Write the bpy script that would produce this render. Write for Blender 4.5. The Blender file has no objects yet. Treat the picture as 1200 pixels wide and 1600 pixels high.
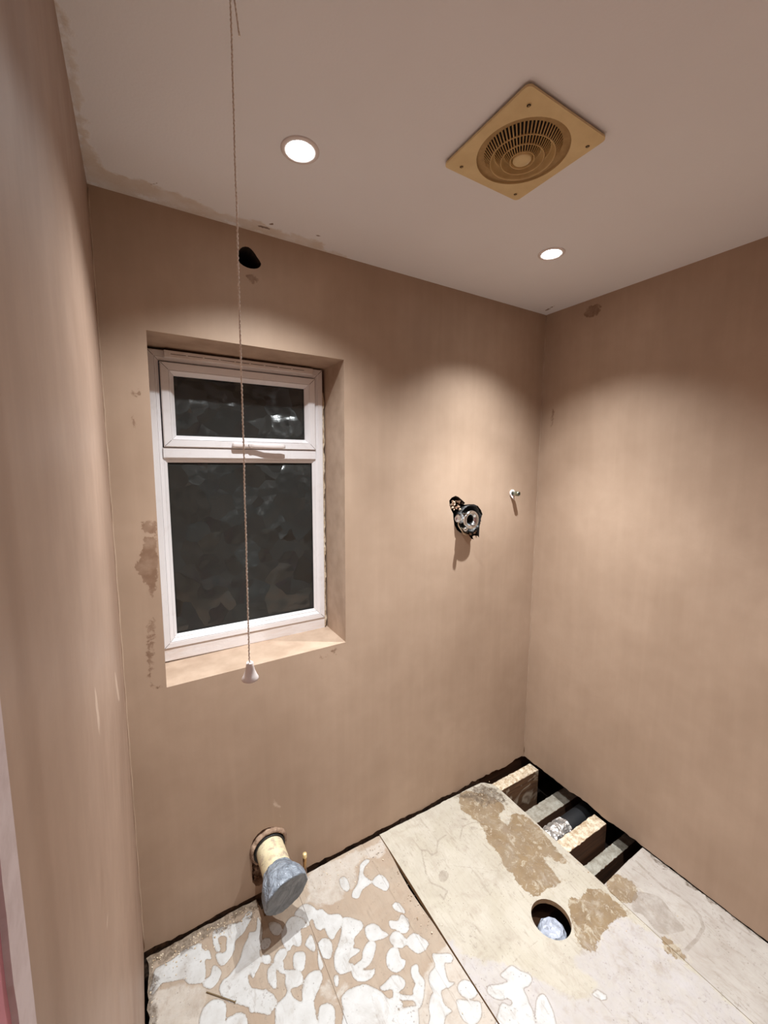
import bpy, bmesh, math, random
import numpy as np
from mathutils import Vector, Matrix, noise
from mathutils.geometry import delaunay_2d_cdt
random.seed(7)
SC = bpy.context.scene
COL = SC.collection
PI = math.pi

# ------------------------------------------------------------------ camera, world, light, exposure
cam = bpy.data.cameras.new('camera'); camo = bpy.data.objects.new('camera', cam); COL.objects.link(camo)
cam.sensor_fit = 'HORIZONTAL'; cam.sensor_width = 36; cam.lens = 641.3 / 1200 * 36; cam.clip_start = 0.01
cr = Vector((0.85844, -0.51287, 0.00613)); cu = Vector((0.05623, 0.10599, 0.99278)); cf = Vector((0.50982, 0.85190, -0.11982))
m = Matrix.Identity(4)
for i in range(3):
    m[i][0] = cr[i]; m[i][1] = cu[i]; m[i][2] = -cf[i]
m[0][3], m[1][3], m[2][3] = -1.8027, -1.4404, 1.6621
camo.matrix_world = m
SC.camera = camo
SC.view_settings.view_transform = 'Standard'; SC.view_settings.look = 'None'
SC.view_settings.exposure = 0.17; SC.view_settings.gamma = 1.0
SC.view_settings.use_curve_mapping = False
w = bpy.data.worlds.new('night'); SC.world = w; w.use_nodes = True
w.node_tree.nodes['Background'].inputs[0].default_value = (0.02, 0.025, 0.035, 1)
w.node_tree.nodes['Background'].inputs[1].default_value = 0.3
# ceiling downlights: x, y, narrow beam, wide spill of the reflector, lens strength
LAMPS = [(-1.427, -0.413, 86.0, 72.0, 40.0), (-0.502, -0.410, 96.0, 74.0, 40.0), (-1.427, -1.50, 20.0, 8.0, 24.0), (-0.502, -1.50, 60.0, 34.0, 40.0)]
LAMP_COLOUR = (0.95, 1.0, 1.01)

# ------------------------------------------------------------------ traced positions on the real planes (metres)
FLOOR_POLY={'adh':[[(-1.6632,-0.0408),(-1.6347,-0.0419),(-1.603,-0.0487),(-1.5749,-0.0572),(-1.5442,-0.038),(-1.5297,-0.0423),(-1.5349,-0.0644),(-1.5548,-0.0852),(-1.5732,-0.1017),(-1.6006,-0.1121),(-1.609,-0.1366),(-1.6263,-0.1547),(-1.6519,-0.1654),(-1.6654,-0.1455),(-1.666,-0.1172),(-1.6387,-0.128),(-1.6312,-0.1052),(-1.6271,-0.0814),(-1.6518,-0.0706),(-1.6504,-0.1049),(-1.6541,-0.1171),(-1.6661,-0.1064),(-1.6695,-0.0714)],[(-1.5155,-0.0718),(-1.5103,-0.1194),(-1.5238,-0.1576),(-1.5366,-0.1866),(-1.5412,-0.2189),(-1.5622,-0.2401),(-1.5745,-0.2491),(-1.5832,-0.2277),(-1.5877,-0.2477),(-1.5833,-0.2723),(-1.5685,-0.2934),(-1.541,-0.3035),(-1.5485,-0.3668),(-1.5899,-0.3281),(-1.6322,-0.2886),(-1.6591,-0.2638),(-1.6736,-0.2281),(-1.6621,-0.2068),(-1.6383,-0.2016),(-1.6035,-0.1787),(-1.5824,-0.145),(-1.5639,-0.1263),(-1.5529,-0.1099),(-1.5317,-0.1146)],[(-1.8467,-0.0618),(-1.8218,-0.0597),(-1.7933,-0.0594),(-1.7667,-0.0505),(-1.7435,-0.0498),(-1.7071,-0.0566),(-1.7033,-0.0808),(-1.6849,-0.0953),(-1.6824,-0.1251),(-1.6998,-0.1182),(-1.7032,-0.1567),(-1.7123,-0.1771),(-1.7337,-0.1723),(-1.7571,-0.157),(-1.7678,-0.1379),(-1.7978,-0.1266),(-1.8275,-0.1153),(-1.8428,-0.1249),(-1.8549,-0.133),(-1.8632,-0.1159),(-1.8536,-0.0871)],[(-1.679,-0.1476),(-1.6622,-0.1676),(-1.6602,-0.1854),(-1.6744,-0.2027),(-1.6945,-0.2096),(-1.7087,-0.1981),(-1.7163,-0.1842),(-1.7056,-0.1747),(-1.692,-0.1698)],[(-1.7385,-0.2791),(-1.7316,-0.2584),(-1.7178,-0.2437),(-1.6928,-0.2409),(-1.6676,-0.2588),(-1.6614,-0.2771),(-1.6651,-0.2978),(-1.6717,-0.3187),(-1.6794,-0.346),(-1.7434,-0.3081)],[(-1.6673,-0.3104),(-1.6489,-0.3102),(-1.6307,-0.3125),(-1.6151,-0.3274),(-1.6131,-0.3534),(-1.6197,-0.3762),(-1.6733,-0.3445)],[(-1.5904,-0.2743),(-1.5555,-0.2949),(-1.5316,-0.3183),(-1.5238,-0.3439),(-1.5317,-0.3539),(-1.5437,-0.3612),(-1.5596,-0.3602),(-1.5862,-0.3389),(-1.6023,-0.3265)],[(-1.4884,-0.1164),(-1.4682,-0.1203),(-1.4512,-0.1424),(-1.453,-0.1611),(-1.4677,-0.1718),(-1.4853,-0.1537)],[(-1.4181,-0.1376),(-1.3922,-0.1446),(-1.3756,-0.1668),(-1.3707,-0.1979),(-1.3928,-0.1928),(-1.3998,-0.2234),(-1.4095,-0.2399),(-1.4238,-0.237),(-1.4334,-0.2259),(-1.4504,-0.2376),(-1.4591,-0.2179),(-1.4629,-0.1936),(-1.4524,-0.1654)],[(-1.5197,-0.1562),(-1.4987,-0.1611),(-1.4958,-0.1778),(-1.5106,-0.1912),(-1.5303,-0.1831)],[(-1.5335,-0.2026),(-1.5094,-0.2134),(-1.5121,-0.2361),(-1.5259,-0.2348),(-1.5366,-0.2216)],[(-1.4995,-0.2297),(-1.4809,-0.216),(-1.4601,-0.221),(-1.4586,-0.2399),(-1.475,-0.2512),(-1.5007,-0.2463)],[(-1.3978,-0.1371),(-1.3756,-0.1205),(-1.3462,-0.1204),(-1.326,-0.1455),(-1.3198,-0.1621),(-1.3012,-0.1687),(-1.2879,-0.1979),(-1.2565,-0.2143),(-1.2483,-0.2338),(-1.2635,-0.2573),(-1.2852,-0.2681),(-1.3076,-0.2816),(-1.3186,-0.26),(-1.3192,-0.2323),(-1.3323,-0.2344),(-1.3456,-0.2168),(-1.3453,-0.1847),(-1.3579,-0.1854),(-1.3662,-0.1966),(-1.3743,-0.1634)],[(-1.3957,-0.2444),(-1.3693,-0.2261),(-1.3643,-0.2443),(-1.3697,-0.2781),(-1.3814,-0.2784),(-1.3906,-0.2621)],[(-1.3575,-0.267),(-1.3386,-0.2595),(-1.3218,-0.2676),(-1.3148,-0.2886),(-1.3246,-0.3155),(-1.3397,-0.3278),(-1.3571,-0.314),(-1.3606,-0.2942)],[(-1.2707,-0.2728),(-1.2513,-0.2402),(-1.234,-0.2402),(-1.2101,-0.2625),(-1.1941,-0.2822),(-1.1972,-0.3005),(-1.2214,-0.3097),(-1.2418,-0.3167),(-1.2475,-0.3321),(-1.2565,-0.3378),(-1.2388,-0.3555),(-1.2523,-0.3618),(-1.2765,-0.3616),(-1.2879,-0.3687),(-1.2768,-0.3822),(-1.2848,-0.3943),(-1.3067,-0.3913),(-1.3265,-0.3844),(-1.3348,-0.3647),(-1.3298,-0.3406),(-1.3196,-0.3221),(-1.304,-0.3097),(-1.2897,-0.296)],[(-1.1938,-0.3064),(-1.1748,-0.3037),(-1.154,-0.314),(-1.146,-0.3386),(-1.1317,-0.3666),(-1.1531,-0.3692),(-1.1765,-0.361),(-1.199,-0.3477),(-1.2017,-0.3291)],[(-1.2093,-0.351),(-1.1893,-0.3534),(-1.1837,-0.3698),(-1.1992,-0.3897),(-1.2234,-0.4069),(-1.2457,-0.4107),(-1.2575,-0.4104),(-1.2333,-0.4247),(-1.2198,-0.4294),(-1.2356,-0.4431),(-1.2595,-0.4435),(-1.2838,-0.4307),(-1.2937,-0.412),(-1.2891,-0.3951),(-1.2722,-0.3849),(-1.2469,-0.3826),(-1.2338,-0.3656)],[(-1.4418,-0.2568),(-1.429,-0.252),(-1.4096,-0.2617),(-1.405,-0.2751),(-1.4159,-0.2998),(-1.428,-0.3129),(-1.4436,-0.3053),(-1.4515,-0.2856)],[(-1.5268,-0.2511),(-1.5029,-0.2416),(-1.4769,-0.2396),(-1.4771,-0.2637),(-1.4784,-0.2797),(-1.4482,-0.2976),(-1.434,-0.3192),(-1.4377,-0.3397),(-1.454,-0.3457),(-1.4762,-0.3388),(-1.4784,-0.3559),(-1.4703,-0.3726),(-1.4577,-0.386),(-1.4498,-0.3637),(-1.4347,-0.3414),(-1.416,-0.3299),(-1.3913,-0.3329),(-1.3778,-0.3459),(-1.3798,-0.3643),(-1.3955,-0.3804),(-1.416,-0.3958),(-1.426,-0.4077),(-1.4309,-0.4336),(-1.4483,-0.4777),(-1.5394,-0.4238),(-1.5353,-0.3661),(-1.5246,-0.3522),(-1.503,-0.3473),(-1.4895,-0.3371),(-1.4896,-0.3153),(-1.4813,-0.2945),(-1.4935,-0.2824),(-1.5026,-0.2654),(-1.514,-0.3102),(-1.5254,-0.3082),(-1.5344,-0.2792)],[(-1.3645,-0.2847),(-1.3633,-0.3103),(-1.3636,-0.3342),(-1.3797,-0.3414),(-1.377,-0.316)],[(-1.3462,-0.3777),(-1.3328,-0.3856),(-1.3446,-0.4074),(-1.3534,-0.4022)],[(-1.3492,-0.4413),(-1.3269,-0.4333),(-1.2989,-0.4376),(-1.2693,-0.4472),(-1.252,-0.4653),(-1.2323,-0.4924),(-1.2231,-0.516),(-1.1987,-0.5334),(-1.2421,-0.5893),(-1.2788,-0.5833),(-1.3758,-0.5206),(-1.3564,-0.4721)],[(-1.4188,-0.4294),(-1.4,-0.4261),(-1.3829,-0.4361),(-1.3777,-0.4566),(-1.3876,-0.4788),(-1.4053,-0.5032),(-1.4402,-0.4825)],[(-1.169,-0.3091),(-1.1491,-0.3209),(-1.1444,-0.3435),(-1.1317,-0.3666),(-1.1384,-0.3703),(-1.1733,-0.3629),(-1.1918,-0.3501)],[(-1.0661,-0.2902),(-1.0425,-0.2909),(-1.0368,-0.3119),(-1.0388,-0.3366),(-1.0594,-0.3244),(-1.0706,-0.305)],[(-1.1052,-0.3307),(-1.0783,-0.3465),(-1.0565,-0.3346),(-1.0421,-0.3556),(-1.0493,-0.3799),(-1.0693,-0.3957),(-1.0875,-0.3888),(-1.0984,-0.3707),(-1.1146,-0.3533)],[(-1.1353,-0.3797),(-1.1151,-0.3686),(-1.0969,-0.3755),(-1.0879,-0.3963),(-1.0837,-0.4102),(-1.0684,-0.4078),(-1.0431,-0.4112),(-1.0313,-0.4336),(-1.0217,-0.4581),(-1.0496,-0.471),(-1.0739,-0.4673),(-1.0888,-0.4442),(-1.0944,-0.4263),(-1.1124,-0.4266),(-1.1297,-0.4127),(-1.1374,-0.3972)],[(-1.1726,-0.4196),(-1.152,-0.4068),(-1.132,-0.4095),(-1.1253,-0.4262),(-1.1307,-0.4479),(-1.1216,-0.4602),(-1.1361,-0.4755),(-1.1614,-0.4756),(-1.1757,-0.4654),(-1.1833,-0.4442)],[(-1.2328,-0.4798),(-1.2068,-0.4763),(-1.1802,-0.4726),(-1.1608,-0.4874),(-1.1535,-0.5078),(-1.1655,-0.5196),(-1.1873,-0.5221),(-1.1555,-0.547),(-1.1451,-0.5379),(-1.13,-0.5281),(-1.1294,-0.5092),(-1.1195,-0.4887),(-1.1006,-0.4864),(-1.0931,-0.4942),(-1.1019,-0.5124),(-1.0985,-0.5372),(-1.1115,-0.5547),(-1.1284,-0.572),(-1.1504,-0.5854),(-1.1574,-0.5784),(-1.16,-0.5593),(-1.1915,-0.5407),(-1.1944,-0.533),(-1.1914,-0.5525),(-1.2109,-0.5525),(-1.217,-0.5314),(-1.2005,-0.5051),(-1.2252,-0.4935)],[(-1.0332,-0.4914),(-1.0093,-0.502),(-0.9779,-0.5206),(-0.9785,-0.5379),(-0.9956,-0.5417),(-1.011,-0.5325),(-1.0229,-0.5526),(-1.0302,-0.5776),(-1.0141,-0.5903),(-1.0408,-0.5903),(-1.0681,-0.5866),(-1.0767,-0.6026),(-1.0807,-0.618),(-1.0706,-0.6413),(-1.0953,-0.6408),(-1.1314,-0.6654),(-1.1664,-0.6447),(-1.1369,-0.6161),(-1.1278,-0.5988),(-1.1036,-0.5777),(-1.093,-0.5749),(-1.0883,-0.5464),(-1.0718,-0.5303),(-1.0442,-0.5232)],[(-1.2095,-0.5562),(-1.1644,-0.5713),(-1.1575,-0.5841),(-1.1919,-0.6296),(-1.2389,-0.6017),(-1.2294,-0.5752)],[(-1.0155,-0.6022),(-0.9926,-0.5966),(-0.9707,-0.6128),(-0.9671,-0.6432),(-0.9822,-0.6496),(-1.0021,-0.6468),(-1.0169,-0.629),(-1.0215,-0.6141)],[(-1.0428,-0.6287),(-1.0308,-0.6298),(-1.0038,-0.6488),(-0.9799,-0.6659),(-0.99,-0.6833),(-1.0036,-0.6951),(-1.0347,-0.696),(-1.0545,-0.676),(-1.0538,-0.6512)],[(-0.8769,-0.6521),(-0.8509,-0.651),(-0.8236,-0.6536),(-0.8107,-0.6781),(-0.7933,-0.6983),(-0.7958,-0.7131),(-0.8181,-0.7189),(-0.8393,-0.7158),(-0.8455,-0.7335),(-0.8523,-0.7474),(-0.8613,-0.7709),(-0.9,-0.8025),(-0.9916,-0.7483),(-0.9518,-0.7145),(-0.9236,-0.7052),(-0.9095,-0.7223),(-0.8959,-0.7186),(-0.9015,-0.7064),(-0.9245,-0.6972),(-0.9398,-0.6807),(-0.9447,-0.6626),(-0.9301,-0.6527),(-0.9045,-0.6647),(-0.8687,-0.6764),(-0.8742,-0.6634)],[(-0.8188,-0.7524),(-0.7949,-0.7574),(-0.798,-0.7795),(-0.8117,-0.8088),(-0.8434,-0.8361),(-0.8838,-0.8121),(-0.8557,-0.7742)],[(-0.6568,-0.83),(-0.6337,-0.8405),(-0.6232,-0.8621),(-0.6445,-0.8645),(-0.6621,-0.8511),(-0.6638,-0.838)],[(-1.2013,-0.1036),(-1.1802,-0.0987),(-1.1719,-0.121),(-1.1774,-0.1515),(-1.1953,-0.1597),(-1.2063,-0.1345)],[(-1.1134,-0.1102),(-1.0971,-0.0884),(-1.0681,-0.0814),(-1.0559,-0.0967),(-1.0882,-0.1095),(-1.1066,-0.1346),(-1.0946,-0.1666),(-1.0971,-0.1798),(-1.1378,-0.1843),(-1.1668,-0.2041),(-1.1862,-0.1881),(-1.172,-0.1688),(-1.1445,-0.1517)],[(-1.0893,-0.1746),(-1.064,-0.1648),(-1.0421,-0.1702),(-1.0335,-0.1977),(-1.0393,-0.2235),(-1.0618,-0.2362),(-1.0782,-0.2148),(-1.0928,-0.1895)]],'grey':[[(-0.8352,-0.2841),(-0.8145,-0.285),(-0.8073,-0.3061),(-0.8267,-0.3222),(-0.8504,-0.3217),(-0.8552,-0.3054)],[(-0.5782,-0.1891),(-0.5571,-0.2051),(-0.5589,-0.2146),(-0.5863,-0.2055)],[(-0.5861,-0.1297),(-0.5668,-0.1448),(-0.5686,-0.1549),(-0.5855,-0.1413)],[(-0.2293,-0.7356),(-0.1872,-0.7605),(-0.1629,-0.7987),(-0.1868,-0.8526),(-0.2033,-0.8959),(-0.2305,-0.89),(-0.2872,-0.8666),(-0.2982,-0.8397),(-0.2847,-0.7948),(-0.3006,-0.7633)],[(-0.0421,-0.9381),(-0.0354,-0.9421),(-0.0448,-0.9581),(-0.052,-0.9565)]],'pale':[[(-1.8577,-0.1313),(-1.8284,-0.1335),(-1.7696,-0.159),(-1.7346,-0.1797),(-1.7131,-0.2078),(-1.728,-0.2289),(-1.7455,-0.3017),(-1.8631,-0.232)],[(-1.3917,-0.3888),(-1.3626,-0.3809),(-1.3607,-0.4103),(-1.3241,-0.4195),(-1.3275,-0.4268),(-1.3674,-0.4335),(-1.3819,-0.4338),(-1.398,-0.4214)],[(-1.2898,-0.0164),(-1.1659,-0.0264),(-1.0463,-0.0411),(-0.9608,-0.0326),(-0.9837,-0.0894),(-1.0429,-0.0825),(-1.0963,-0.0675),(-1.1518,-0.1474),(-1.2059,-0.1628),(-1.2761,-0.1706),(-1.3282,-0.1177)],[(-0.4488,-0.7468),(-0.3506,-0.7608),(-0.3121,-0.8626),(-0.3276,-0.9298),(-0.3145,-1.0412),(-0.3252,-1.1163),(-0.4717,-1.1766),(-1.2705,-0.703),(-0.9932,-0.4934),(-0.9143,-0.5828),(-0.8259,-0.6557),(-0.7699,-0.738),(-0.7173,-0.8154),(-0.6253,-0.8424),(-0.626,-0.7534)]],'tan':[[(-0.4842,-0.0145),(-0.4093,-0.0585),(-0.3657,-0.1214),(-0.3611,-0.1954),(-0.4261,-0.2133),(-0.4199,-0.2706),(-0.3628,-0.2396),(-0.3206,-0.2644),(-0.3093,-0.3146),(-0.3132,-0.3745),(-0.3321,-0.4598),(-0.3419,-0.5167),(-0.3675,-0.5188),(-0.4035,-0.454),(-0.4228,-0.4776),(-0.4358,-0.5365),(-0.4478,-0.5611),(-0.5173,-0.5507),(-0.5732,-0.5473),(-0.5931,-0.4984),(-0.5858,-0.4399),(-0.5886,-0.3969),(-0.567,-0.3576),(-0.5646,-0.2853),(-0.5351,-0.2235),(-0.5379,-0.1476),(-0.5538,-0.0934)],[(-0.4649,-0.6185),(-0.4366,-0.6425),(-0.3783,-0.6327),(-0.332,-0.6601),(-0.3234,-0.7093),(-0.3259,-0.7432),(-0.3387,-0.7629),(-0.394,-0.7501),(-0.4481,-0.7503),(-0.5051,-0.7598),(-0.5593,-0.7689),(-0.5714,-0.7325),(-0.5489,-0.6908),(-0.519,-0.6563)],[(-0.2385,-0.6418),(-0.1978,-0.6919),(-0.2028,-0.7269),(-0.246,-0.7496),(-0.2987,-0.7417),(-0.3102,-0.7058),(-0.3022,-0.6682)],[(-0.3052,-0.8659),(-0.2849,-0.8878),(-0.2942,-0.9346),(-0.3238,-0.9308),(-0.3388,-0.9036)]]}
FLOOR_LINE={'grey':[(0.011,[(-0.0903,-0.6678),(-0.1025,-0.7287),(-0.1079,-0.7829),(-0.0913,-0.8292),(-0.09,-0.8707),(-0.1077,-0.9048),(-0.1397,-0.9283),(-0.1999,-0.9331),(-0.2717,-0.9292)]),(0.0075,[(-0.703,-0.1643),(-0.7529,-0.1683),(-0.7917,-0.2094),(-0.8172,-0.2098),(-0.82,-0.1803),(-0.8419,-0.1674),(-0.8644,-0.215),(-0.8856,-0.2599),(-0.8921,-0.2998),(-0.8685,-0.3296),(-0.856,-0.3577),(-0.8873,-0.3745),(-0.8881,-0.3541)]),(0.0075,[(-0.6601,-0.2098),(-0.6109,-0.1699),(-0.5585,-0.1755),(-0.509,-0.201)]),(0.003,[(-0.7809,-0.2819),(-0.7078,-0.3365),(-0.6102,-0.4112)]),(0.0035,[(-0.8137,-0.6493),(-0.7528,-0.6465),(-0.6911,-0.6499)]),(0.0028,[(-0.7549,-0.6159),(-0.7528,-0.6465)])],'crack':[(0.0022,[(-1.0351,-0.0871),(-1.0099,-0.0796),(-0.9929,-0.0869),(-0.9693,-0.0922)]),(0.0014,[(-1.1155,-0.1141),(-1.0631,-0.0816),(-1.0351,-0.0871)])]}
BACK_STAIN=[[(-1.8034,1.4715),(-1.7648,1.4763),(-1.7639,1.431),(-1.786,1.4404),(-1.7981,1.4526)],[(-1.7995,1.4267),(-1.7671,1.4313),(-1.7646,1.355),(-1.7724,1.2322),(-1.7894,1.2583),(-1.8066,1.2993),(-1.8234,1.3394),(-1.8155,1.3685),(-1.8016,1.3895)],[(-1.8005,1.1747),(-1.7818,1.1553),(-1.791,1.0458),(-1.7998,0.9428),(-1.8071,0.9936),(-1.8084,1.0898)],[(-1.8084,1.8689),(-1.7841,1.8712),(-1.7946,1.8461),(-1.8035,1.8488)],[(-1.8024,1.9205),(-1.7903,1.9219),(-1.8004,1.9037)],[(-1.8039,1.7901),(-1.7968,1.7871),(-1.8,1.752),(-1.804,1.7658)],[(-1.8129,0.9467),(-1.773,0.9367),(-1.7733,0.931),(-1.8099,0.9409)],[(-1.2292,0.9121),(-1.2185,0.9042),(-1.2024,0.8922),(-1.2294,0.8963),(-1.24,0.9042)],[(-1.1885,0.9181),(-1.1552,0.9155),(-1.1582,0.8974),(-1.1858,0.9068)],[(-1.4629,2.2611),(-1.4259,2.2694),(-1.4329,2.2442),(-1.4484,2.2408)]]
RIGHT_STAIN=[[(-0.2289,2.3701),(-0.2767,2.3698),(-0.294,2.3456),(-0.2489,2.3159),(-0.2092,2.3369)],[(-0.0605,1.9513),(-0.0703,1.9502),(-0.0749,1.8784),(-0.063,1.8295),(-0.0536,1.8524)]]
CEIL_STAIN=[[(-1.732,-0.3036),(-1.7271,-0.3109),(-1.7215,-0.3013),(-1.7267,-0.2982)],[(-1.6885,-0.1998),(-1.6719,-0.2175),(-1.6821,-0.1928)],[(-1.6753,-0.2616),(-1.6699,-0.2649),(-1.6703,-0.2557),(-1.6758,-0.2524)],[(-1.7355,-0.0866),(-1.7142,-0.1033),(-1.7197,-0.0811)],[(-1.7099,-0.0743),(-1.6991,-0.0783),(-1.7001,-0.0725)],[(-1.6105,-0.084),(-1.5975,-0.092),(-1.5993,-0.0782)],[(-1.4135,-0.0612),(-1.4031,-0.0886),(-1.3899,-0.0633),(-1.4018,-0.0622)],[(-1.4392,-0.0454),(-1.421,-0.0442),(-1.3921,-0.0494),(-1.3925,-0.0396),(-1.4301,-0.0324)],[(-1.263,-0.0831),(-1.2469,-0.0929),(-1.2426,-0.0821),(-1.2572,-0.0766)],[(-1.7862,-0.1215),(-1.7804,-0.1216),(-1.7829,-0.1122)],[(-0.0668,-0.038),(-0.0764,-0.1077),(-0.0605,-0.0929),(-0.0476,-0.036)],[(-1.8629,-0.1302),(-1.8566,-0.1289),(-1.86,-0.1133)],[(-1.8743,-0.5069),(-1.8675,-0.4922),(-1.867,-0.4572),(-1.8722,-0.454),(-1.8758,-0.4822)]]
CEIL_SMEAR=[[(-1.8787,-0.0089),(-1.876,-0.1014),(-1.8771,-0.1978),(-1.8789,-0.3297),(-1.8767,-0.5145),(-1.8656,-0.5213),(-1.8626,-0.4213),(-1.8587,-0.2913),(-1.853,-0.1563),(-1.8157,-0.0945),(-1.7323,-0.086),(-1.6407,-0.0766),(-1.5439,-0.0482),(-1.4449,-0.0607),(-1.3564,-0.0456),(-1.2287,-0.0479),(-1.2085,0.0018),(-1.3605,-0.0002),(-1.5612,-0.0139),(-1.7042,-0.0168),(-1.8312,-0.0155)]]
VENT_HOLE=[(-1.4865,2.3289),(-1.4741,2.3434),(-1.456,2.3481),(-1.4402,2.3385),(-1.4284,2.3239),(-1.4165,2.3071),(-1.4231,2.2937),(-1.4398,2.2859),(-1.4621,2.2847),(-1.4838,2.2931),(-1.4891,2.3091)]
VALVE_HOLE=[(-0.5959,1.4926),(-0.5813,1.5056),(-0.5588,1.5126),(-0.5433,1.5071),(-0.5222,1.4935),(-0.5007,1.4776),(-0.5083,1.469),(-0.4766,1.4695),(-0.4444,1.468),(-0.4195,1.4586),(-0.3993,1.4391),(-0.3871,1.4178),(-0.3948,1.4037),(-0.4028,1.3959),(-0.3991,1.375),(-0.404,1.3608),(-0.4051,1.3255),(-0.4042,1.3045),(-0.4157,1.3139),(-0.4324,1.3174),(-0.4486,1.3147),(-0.4398,1.2994),(-0.4536,1.3027),(-0.4705,1.3207),(-0.4979,1.3373),(-0.5242,1.3375),(-0.5455,1.3533),(-0.5618,1.3785),(-0.5677,1.4028),(-0.5712,1.4307),(-0.5819,1.447),(-0.5926,1.4691)]
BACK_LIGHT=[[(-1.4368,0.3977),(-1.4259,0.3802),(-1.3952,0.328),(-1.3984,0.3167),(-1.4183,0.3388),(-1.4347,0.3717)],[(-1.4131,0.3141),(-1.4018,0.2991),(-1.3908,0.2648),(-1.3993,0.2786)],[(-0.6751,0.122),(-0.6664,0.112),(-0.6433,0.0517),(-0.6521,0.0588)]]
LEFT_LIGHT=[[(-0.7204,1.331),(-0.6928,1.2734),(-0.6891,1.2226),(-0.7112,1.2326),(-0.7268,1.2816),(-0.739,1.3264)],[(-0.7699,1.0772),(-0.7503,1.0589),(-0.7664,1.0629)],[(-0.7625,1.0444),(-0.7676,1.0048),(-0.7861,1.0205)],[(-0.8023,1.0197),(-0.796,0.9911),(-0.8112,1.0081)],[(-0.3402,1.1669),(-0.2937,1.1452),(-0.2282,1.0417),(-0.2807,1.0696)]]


# ------------------------------------------------------------------ helpers
def tag(o, label=None, cat=None, group=None, kind=None):
    if label: o['label'] = label
    if cat: o['category'] = cat
    if group: o['group'] = group
    if kind: o['kind'] = kind
    return o
def empty(name, loc=(0, 0, 0)):
    o = bpy.data.objects.new(name, None); COL.objects.link(o); o.location = loc; o.empty_display_size = .05
    return o
def obj(name, bm, mats, parent=None, smooth=False, origin=None):
    """bm is in world coordinates; the origin is put at the parent's or at `origin`"""
    me = bpy.data.meshes.new(name)
    off = Vector(parent.matrix_basis.translation) if parent is not None else Vector(origin or (0, 0, 0))
    if parent is not None and parent.parent is not None: off = off + parent.parent.location
    bmesh.ops.translate(bm, verts=bm.verts, vec=-off)
    bm.to_mesh(me); bm.free()
    for mt in (mats if isinstance(mats, (list, tuple)) else [mats]): me.materials.append(mt)
    if smooth:
        for f in me.polygons: f.use_smooth = True
    o = bpy.data.objects.new(name, me); COL.objects.link(o)
    if parent is not None: o.parent = parent
    else: o.location = off
    return o
def box(bm, x0, x1, y0, y1, z0, z1, bev=0, mi=0):
    v = [bm.verts.new((x, y, z)) for z in (z0, z1) for y in (y0, y1) for x in (x0, x1)]
    fs = [bm.faces.new([v[i] for i in q]) for q in ((0,2,3,1),(4,5,7,6),(0,1,5,4),(2,6,7,3),(0,4,6,2),(1,3,7,5))]
    for f in fs: f.material_index = mi
    if bev:
        es = list({e for f in fs for e in f.edges})
        r = bmesh.ops.bevel(bm, geom=es, offset=bev, segments=2, affect='EDGES', profile=.6)
        for f in r['faces']: f.material_index = mi
def basis(ax):
    ax = Vector(ax).normalized(); t = Vector((0, 0, 1)) if abs(ax.z) < .9 else Vector((1, 0, 0))
    a = ax.cross(t).normalized(); return a, a.cross(ax).normalized() * -1, ax
def lathe(bm, base, ax, prof, n=48, mi=0, jit=None, close=False):
    """prof: (radius, distance along the axis)"""
    a, b, c = basis(ax); base = Vector(base); rings = []
    for k, (r, h) in enumerate(prof):
        if r <= 1e-6: rings.append([bm.verts.new(base + c * h)]); continue
        ring = []
        for i in range(n):
            t = 2 * PI * i / n; rr = r; hh = h
            if jit: rr, hh = jit(r, h, t, k)
            ring.append(bm.verts.new(base + a * rr * math.cos(t) + b * rr * math.sin(t) + c * hh))
        rings.append(ring)
    prs = list(zip(rings, rings[1:]))
    if close: prs.append((rings[-1], rings[0]))
    for p, q in prs:
        for i in range(n):
            j = (i + 1) % n
            if len(p) == 1 and len(q) == 1: continue
            if len(p) == 1: f = bm.faces.new((p[0], q[i], q[j]))
            elif len(q) == 1: f = bm.faces.new((p[i], q[0], p[j]))
            else: f = bm.faces.new((p[i], q[i], q[j], p[j]))
            f.material_index = mi
def tube(bm, pts, r, n=10, mi=0, cap=True, sx=1, sy=1):
    pts = [Vector(p) for p in pts]; rings = []; up = None
    for i, p in enumerate(pts):
        d = (pts[min(i + 1, len(pts) - 1)] - pts[max(i - 1, 0)]).normalized()
        if up is None: a = basis(d)[0]
        else: a = (up - d * up.dot(d)).normalized()
        up = a; b = d.cross(a); rr = r[i] if isinstance(r, (list, tuple)) else r
        rings.append([bm.verts.new(p + a * rr * sx * math.cos(2*PI*k/n) + b * rr * sy * math.sin(2*PI*k/n)) for k in range(n)])
    for p, q in zip(rings, rings[1:]):
        for i in range(n):
            f = bm.faces.new((p[i], p[(i+1) % n], q[(i+1) % n], q[i])); f.material_index = mi
    if cap:
        for rg, fl in ((rings[0], 1), (rings[-1], 0)):
            f = bm.faces.new(rg[::-1] if fl else rg); f.material_index = mi
def smooth_poly(P, n=4):
    """closed Catmull-Rom curve through the points"""
    out = []; N = len(P)
    for i in range(N):
        p0, p1, p2, p3 = (np.array(P[(i + k) % N]) for k in (-1, 0, 1, 2))
        for s in range(n):
            t = s / n
            out.append(tuple(.5*((2*p1)+(-p0+p2)*t+(2*p0-5*p1+4*p2-p3)*t*t+(-p0+3*p1-3*p2+p3)*t**3)))
    return out
def seg_dist(X, a, b):
    a = np.array(a); b = np.array(b); d = b - a; L = max(d @ d, 1e-12)
    t = np.clip(((X - a) @ d) / L, 0, 1); q = X - a - t[:, None] * d
    return np.sqrt((q ** 2).sum(1))
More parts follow.
